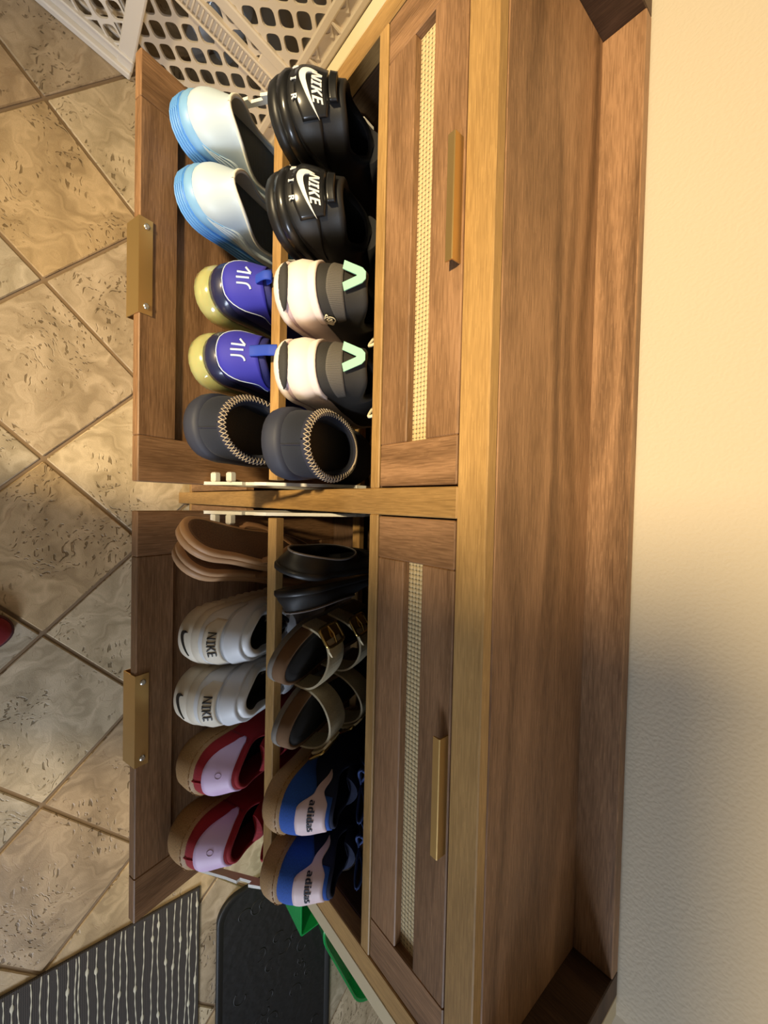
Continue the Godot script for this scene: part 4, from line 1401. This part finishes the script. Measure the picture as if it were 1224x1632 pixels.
func shoes() -> void:
	shoe_materials()
	# left door, front row
	put(make_clog("pale blue ribbed foam clog nearest the white mesh gate", -1.0), -0.482, 0.030, 0.014, 0, -3, 0)
	put(make_clog("pale blue ribbed foam clog beside the blue running shoes", 1.0), -0.395, 0.037, 0.014, 0, -3, 0)
	put(make_air_shoe("blue running shoe with yellow air sole, next to the foam clogs", -1.0, false), -0.279, 0.062, 0.012, 0, -3, 0)
	put(make_air_shoe("blue running shoe with raised pull tab, next to a navy slipper", 1.0, true), -0.186, 0.055, 0.012, 0, -3, 0)
	put(make_slipper("navy suede slipper lying in front, on the left door beside the white bracket", 1.0), -0.094, 0.038, 0.034, 0, -7, 0)
	# left door, back row
	put(make_black_sneaker("black sneaker with white heel mark, nearest the mesh gate", -1.0), -0.472, 0.071, 0.143, 0, -10, 0)
	put(make_black_sneaker("black sneaker with white heel mark, next to the grey sneakers with mint loops", 1.0), -0.358, 0.070, 0.143, 0, -10, 0)
	put(make_court_sneaker("grey sneaker with mint heel loop and round cream emblem, next to the black sneakers", -1.0, true), -0.253, 0.077, 0.153, 0, -15, 0)
	put(make_court_sneaker("grey sneaker with mint heel loop, next to a navy slipper", 1.0, false), -0.161, 0.079, 0.153, 0, -15, 0)
	put(make_slipper("navy suede slipper on the middle shelf with its whole braided collar in view", -1.0), -0.070, 0.066, 0.149, 0, -12, 0)
	# right door, front row
	put(make_flip_flop("tan leather thong sandal leaning against the white bracket, upper one of the pair", 1.0), 0.052, 0.014, 0.064, -12, -4, 50)
	put(make_flip_flop("tan leather thong sandal beside a white sneaker, lower one of the pair", -1.0), 0.080, 0.020, 0.046, -10, -4, 50)
	put(make_white_sneaker("white leather sneaker with black tongue loop, beside the tan thong sandals", -1.0, true), 0.179, 0.029, 0.036, 0, -7, 0)
	put(make_white_sneaker("white leather sneaker beside the red sneakers", 1.0, false), 0.256, 0.024, 0.036, 0, -7, 0)
	put(make_gum_sneaker("red suede sneaker with lilac heel tab beside the white sneakers", "red suede sneakers", -1.0, true), 0.362, 0.040, 0.016, 0, -4, 0)
	put(make_gum_sneaker("red suede sneaker with lilac heel tab at the end of the right door", "red suede sneakers", 1.0, true), 0.455, 0.030, 0.016, 0, -4, 0)
	# right door, back row
	put(make_flat("black slip-on flat on its side against the white bracket", 1.0), 0.090, 0.078, 0.180, -3, -10, 76)
	put(make_flat("black slip-on flat on its side beside the buckled sandals", -1.0), 0.106, 0.080, 0.180, -3, -10, -80)
	put(make_buckle_sandal("gold two-strap cork sandal with both buckles in full view, beside the black flats", 1.0), 0.200, 0.321, 0.098, 180, 12, 14)
	put(make_buckle_sandal("gold two-strap cork sandal beside the blue sneakers", -1.0), 0.288, 0.329, 0.097, 180, 12, 8)
	put(make_gum_sneaker("cobalt blue suede sneaker with pink lettered heel tab beside the cork sandals", "cobalt suede sneakers", -1.0, false), 0.386, 0.077, 0.144, 0, -10, 0)
	put(make_gum_sneaker("cobalt blue suede sneaker with pink lettered heel tab at the end of the middle shelf", "cobalt suede sneakers", 1.0, false), 0.472, 0.075, 0.144, 0, -10, 0)

# ------------------------------------------------------------------ round about
func surroundings() -> void:
	gate()
	rug()
	tray()
	green_bin()
	red_slipper()
	bottles()

func gbar(called: String, parent: Node3D, x: float, y0: float, y1: float, z0: float, z1: float, th: float, mat: Material, ch := 0.003) -> MeshInstance3D:
	return board(called, parent, Vector3(x - th * 0.5, minf(y0, y1), minf(z0, z1)), Vector3(x + th * 0.5, maxf(y0, y1), maxf(z0, z1)), mat, 1, ch)

# lattice sheet of rounded diamond holes in the plane x = 0, spanning z and y
func lattice(z0: float, z1: float, y0: float, y1: float, pitch: float, th: float) -> ArrayMesh:
	var st := new_st()
	st.set_smooth_group(-1)
	var h := pitch * 0.5
	var nz := int((z1 - z0) / h) + 1
	var ny := int((y1 - y0) / h) + 1
	for i in nz + 1:
		for j in ny + 1:
			if (i + j) % 2: continue
			var c := Vector2(z0 + i * h, y0 + j * h)
			var outer := []
			var inner := []
			for k in 24:
				var a := TAU * k / 24
				var d := Vector2(cos(a), sin(a))
				var l1 := absf(d.x) + absf(d.y)
				outer.append(c + d * (h / l1))
				# rounded diamond: a superellipse turned by 45 degrees
				var e := Vector2(d.x + d.y, d.y - d.x) * 0.70711
				var r := pow(pow(absf(e.x), 3.6) + pow(absf(e.y), 3.6), -1.0 / 3.6)
				inner.append(c + d * r * h * 0.555)
			for k in 24:
				var q := (k + 1) % 24
				for sx in [-1.0, 1.0]:
					quad(st, Vector3(sx * th * 0.5, outer[k].y, outer[k].x), Vector3(sx * th * 0.5, outer[q].y, outer[q].x), Vector3(sx * th * 0.5, inner[q].y, inner[q].x), Vector3(sx * th * 0.5, inner[k].y, inner[k].x), Vector3(sx, 0, 0))
				quad(st, Vector3(-th * 0.5, inner[k].y, inner[k].x), Vector3(-th * 0.5, inner[q].y, inner[q].x), Vector3(th * 0.5, inner[q].y, inner[q].x), Vector3(th * 0.5, inner[k].y, inner[k].x), Vector3(0, c.y - inner[k].y, c.x - inner[k].x))
	return done(st)

func gate() -> void:
	var t := thing("baby_gate", "white plastic mesh baby gate standing on the tiles left of the cabinet", "gate")
	t.position = Vector3(-1.092, 0, -0.018)
	t.rotation.y = deg_to_rad(-16.5)
	var cr: Material = mats.gate_cream
	var wh: Material = mats.gate_white
	var back := hold("rear_panel", t)
	back.position = Vector3(-0.022, 0, 0)
	obj("mesh_sheet", lattice(-0.155, 0.46, 0.05, 0.80, 0.0615, 0.006), cr, back)
	gbar("bottom_rim", back, 0, 0.012, 0.052, -0.20, 0.48, 0.012, cr)
	gbar("rim_lip", back, 0.008, 0.046, 0.054, -0.20, 0.48, 0.012, cr)
	gbar("end_post", back, 0, 0.012, 0.84, -0.205, -0.190, 0.022, cr)
	gbar("end_post", back, 0, 0.012, 0.84, -0.168, -0.150, 0.022, cr)
	gbar("post_web", back, -0.004, 0.012, 0.84, -0.195, -0.160, 0.006, cr)
	for k in 8: gbar("web_rib", back, 0.004, 0.10 + 0.1 * k, 0.106 + 0.1 * k, -0.192, -0.165, 0.012, cr, 0.001)
	# slider rail with its row of teeth
	gbar("slider_rail", back, 0.006, 0.250, 0.256, -0.15, 0.46, 0.018, cr)
	gbar("slider_rail", back, 0.002, 0.256, 0.290, -0.15, 0.46, 0.010, cr)
	gbar("slider_rail", back, 0.006, 0.290, 0.297, -0.15, 0.46, 0.018, cr)
	gbar("slider_rail", back, 0.004, 0.318, 0.345, -0.15, 0.46, 0.014, cr)
	gbar("slider_end", back, 0.004, 0.290, 0.330, -0.15, -0.08, 0.012, cr)
	var st := new_st()
	for k in 56:
		var b := board_mesh(Vector3(0.007, 0.030, 0.004), 1, 0.001)
		st.append_from(b, 0, Transform3D(Basis.IDENTITY, Vector3(0.0095, 0.273, -0.13 + 0.0105 * k)))
	var teeth := obj("slider_teeth", done(st), cr, back)
	teeth.set_meta("kind", "stuff")
	gbar("top_rim", back, 0, 0.80, 0.84, -0.205, 0.48, 0.022, cr)
	var fr := hold("front_panel", t)
	fr.position = Vector3(0.012, 0, 0)
	obj("mesh_sheet", lattice(0.20, 0.80, 0.07, 0.80, 0.0615, 0.006), wh, fr)
	gbar("end_post", fr, 0, 0.0, 0.84, 0.147, 0.183, 0.016, wh)
	gbar("bottom_rail", fr, 0.006, 0.0, 0.018, 0.147, 0.86, 0.026, wh)
	gbar("bottom_rail", fr, 0.0, 0.018, 0.048, 0.147, 0.86, 0.012, wh)
	gbar("rail_lip", fr, 0.004, 0.044, 0.052, 0.147, 0.86, 0.018, wh)
	gbar("top_rail", fr, 0, 0.80, 0.84, 0.147, 0.86, 0.022, wh)
	gbar("end_post", fr, 0, 0.0, 0.84, 0.82, 0.86, 0.016, wh)

func rug() -> void:
	var t := thing("rug", "dark grey-brown rug with wavy cream yarn stripes on the tiles at the right", "rug")
	var x0 := 1.20
	var x1 := 2.75
	var z0 := -0.070
	var z1 := 1.10
	t.position = Vector3((x0 + x1) * 0.5, 0, (z0 + z1) * 0.5)
	var base := board_mesh(Vector3(x1 - x0, 0.008, z1 - z0), 0, 0.003, 0.4, 0.4)
	var o := obj("rug_base", base, M("rug_dark", C8(84, 76, 70), 0.95, {"albedo_texture": tex.weave, "uv1_scale": Vector3(6, 6, 1), "heightmap_enabled": true, "heightmap_texture": tex.weave, "heightmap_scale": 0.12}), t)
	o.position = Vector3(0, 0.0045, 0)
	var yarn := M("yarn", C8(214, 206, 182), 0.9)
	var z := z0 + 0.012
	while z < z1 - 0.01:
		var st := new_st()
		var pts := []
		var rad := []
		var ph := rng.randf() * 10.0
		var x := x0 + rng.randf_range(0.002, 0.012)
		var nub := x + rng.randf_range(0.03, 0.35)
		while x < x1 - 0.004:
			var w := 0.0013 + 0.0005 * sin(x * 190.0 + ph * 3.0)
			if absf(x - nub) < 0.008: w = 0.0042
			pts.append(Vector3(x - t.position.x, 0.0088, z - t.position.z + 0.0035 * sin(x * 7.0 + ph) + 0.0012 * sin(x * 41.0 + ph * 2.0)))
			rad.append(w)
			if x > nub + 0.009: nub = x + rng.randf_range(0.10, 0.40)
			x += 0.0075
		tube(st, pts, rad, 6, 0.5)
		obj("stripe", done(st), yarn, t)
		z += rng.randf_range(0.012, 0.022)

func rounded_rect(w: float, d: float, r: float, n := 8) -> Array:
	var out := []
	for c in [[1, 1, 0.0], [-1, 1, 0.5], [-1, -1, 1.0], [1, -1, 1.5]]:
		for k in n + 1:
			var a: float = PI * (float(c[2]) + 0.5 * k / n)
			out.append(Vector2(c[0] * (w * 0.5 - r) + cos(a) * r, c[1] * (d * 0.5 - r) + sin(a) * r))
	return out

func lift_ring(pts: Array, y: float, k := 1.0, grow := 0.0) -> Array:
	var out := []
	for p in pts: out.append(Vector3(p.x * k + signf(p.x) * grow, y, p.y * k + signf(p.y) * grow))
	return out

func tray() -> void:
	var t := thing("boot_tray", "black rubber boot tray with rounded corners and swirl relief beside the rug", "tray")
	t.position = Vector3(1.73, 0, -0.338)
	var p := rounded_rect(0.88, 0.43, 0.07)
	var blk := M("tray_rubber", C8(27, 26, 25), 0.55, {"heightmap_enabled": true, "heightmap_texture": tex.plaster, "heightmap_scale": 0.3, "uv1_scale": Vector3(0.06, 0.06, 1)})
	var st := new_st()
	grid(st, [lift_ring(p, 0.0005), lift_ring(p, 0.012), lift_ring(p, 0.014, 1.0, -0.003), lift_ring(p, 0.013, 1.0, -0.010), lift_ring(p, 0.006, 1.0, -0.022)], true, true)
	obj("rim", done(st), M("tray_rim", C8(30, 29, 28), 0.5), t)
	var s2 := new_st()
	var inner := lift_ring(p, 0.0062, 1.0, -0.021)
	cap(s2, inner, Vector3.UP)
	cap(s2, lift_ring(p, 0.0005), Vector3.DOWN)
	obj("floor_mat", done(s2), blk, t)
	# raised swirls
	var s3 := new_st()
	for k in 46:
		var c := Vector2(rng.randf_range(-0.38, 0.38), rng.randf_range(-0.155, 0.155))
		var a0 := rng.randf() * TAU
		var r0 := rng.randf_range(0.012, 0.034)
		var line := []
		for i in 14:
			var a := a0 + i * 0.32
			var r := r0 * (0.35 + 0.05 * i)
			line.append(Vector3(clampf(c.x + cos(a) * r, -0.40, 0.40), 0.0064, clampf(c.y + sin(a) * r, -0.175, 0.175)))
		tube(s3, line, 0.0022, 5, 0.6)
	var sw := obj("swirls", done(s3), M("tray_rim", C8(30, 29, 28), 0.5), t)
	sw.set_meta("kind", "stuff")

func green_bin() -> void:
	var g := M("green_plastic", C8(24, 142, 72), 0.22, {"clearcoat_enabled": true, "clearcoat": 0.5, "clearcoat_roughness": 0.1})
	var t := thing("green_bin", "glossy green plastic open bin standing on the black boot tray", "bin")
	t.position = Vector3(1.275, 0, -0.455)
	var h := 0.172
	var out_ := rounded_rect(0.25, 0.25, 0.008, 3)
	var st := new_st()
	grid(st, [lift_ring(out_, 0.015, 0.94), lift_ring(out_, h, 1.0), lift_ring(out_, h + 0.002, 1.0, -0.0005), lift_ring(out_, h + 0.002, 1.0, -0.004), lift_ring(out_, h, 1.0, -0.0045)], true, true, Vector2.ONE, false)
	cap(st, lift_ring(out_, 0.015, 0.94), Vector3.DOWN)
	obj("body", done(st), g, t)
	var s2 := new_st()
	grid(s2, [lift_ring(out_, h, 1.0, -0.0045), lift_ring(out_, 0.019, 0.94, -0.0045)], true, false, Vector2.ONE, false)
	cap(s2, lift_ring(out_, 0.019, 0.94, -0.0045), Vector3.UP)
	obj("inside", done(s2), g, t)
	var u := thing("green_tub", "low green plastic tub with rounded corners behind the green bin", "tub")
	u.position = Vector3(1.690, 0.015, -0.680)
	u.rotation.y = deg_to_rad(24.6)
	var p := rounded_rect(0.54, 0.30, 0.11)
	var rows := []
	for q in [[0.0, -0.022], [0.006, -0.016], [0.072, -0.004], [0.076, 0.0], [0.082, 0.0], [0.084, -0.003], [0.080, -0.008]]: rows.append(lift_ring(p, q[0], 1.0, q[1]))
	var s3 := new_st()
	grid(s3, rows)
	cap(s3, rows[0], Vector3.DOWN)
	obj("body", done(s3), g, u)
	var s4 := new_st()
	var low := lift_ring(p, 0.004, 1.0, -0.026)
	grid(s4, [rows[-1], low], true, false)
	cap(s4, low, Vector3.UP)
	obj("inside", done(s4), g, u)

func red_slipper() -> void:
	var t := thing("red_slipper", "dark red closed slipper toe on the tiles at the picture's edge", "slipper")
	var a := make_last(0.265, 0.050, 0.037, 1.0, 0.018, 0.014, 0.008)
	a.collar(0.012, 0.130, 0.036, 0.062, 0.056, 0.066, 0.030, 0.004)
	obj("sole", solid([a.ring(0.001, 0.001, -0.004), a.ring(0.004, 0.003, 0.001), a.ring(0.014, 0.011, 0.002), a.ring(0.0185, 0.0145, -0.001)]), M("maroon_rubber", C8(70, 22, 34), 0.6), t)
	obj("upper", upper_mesh(a, 0.003), M("maroon_felt", C8(118, 16, 26), 0.8, {"rim_enabled": true, "rim": 0.3}), t)
	obj("lining", lining_mesh(a, 0.003), mats.red_suede, t)
	obj("insole", insole_mesh(a), mats.red_suede, t)
	t.position = Vector3(0.318, 0.001, 0.622)

func bottles() -> void:
	var pl := M("clear_plastic", Color(0.92, 0.95, 0.97, 0.22), 0.08, {"transparency": BaseMaterial3D.TRANSPARENCY_ALPHA})
	var spots := [[-1.30, -0.03, "clear plastic bottle behind the mesh gate, nearest the viewer"], [-1.345, -0.105, "clear plastic bottle behind the mesh gate, nearest the wall"]]
	for q in spots:
		var t := thing("plastic_bottle", q[2], "bottle", "clear bottles behind the gate")
		t.position = Vector3(q[0], 0, q[1])
		var rows := []
		for i in 40:
			var f := i / 39.0
			var y := 0.002 + 0.205 * f
			var r := 0.033 * (1.0 - 0.05 * maxf(0.0, sin(f * 60.0)))
			if f > 0.74: r = lerpf(0.033, 0.013, smoothstep(0.74, 0.98, f))
			if i == 0: r = 0.027
			var ring := []
			for k in 24: ring.append(Vector3(cos(TAU * k / 24) * r, y, sin(TAU * k / 24) * r))
			rows.append(ring)
		var st := new_st()
		grid(st, rows)
		cap(st, rows[0], Vector3.DOWN)
		obj("body", done(st), pl, t)
		var s2 := new_st()
		tube(s2, [Vector3(0, 0.207, 0), Vector3(0, 0.226, 0)], 0.0150, 20)
		obj("cap", done(s2), mats.mark_white, t)
		var s3 := new_st()
		var lab := []
		for y in [0.075, 0.125]:
			var ring := []
			for k in 24: ring.append(Vector3(cos(TAU * k / 24) * 0.0338, y, sin(TAU * k / 24) * 0.0338))
			lab.append(ring)
		grid(s3, lab)
		obj("wrapper", done(s3), M("bottle_wrap", C8(206, 214, 224), 0.5), t)
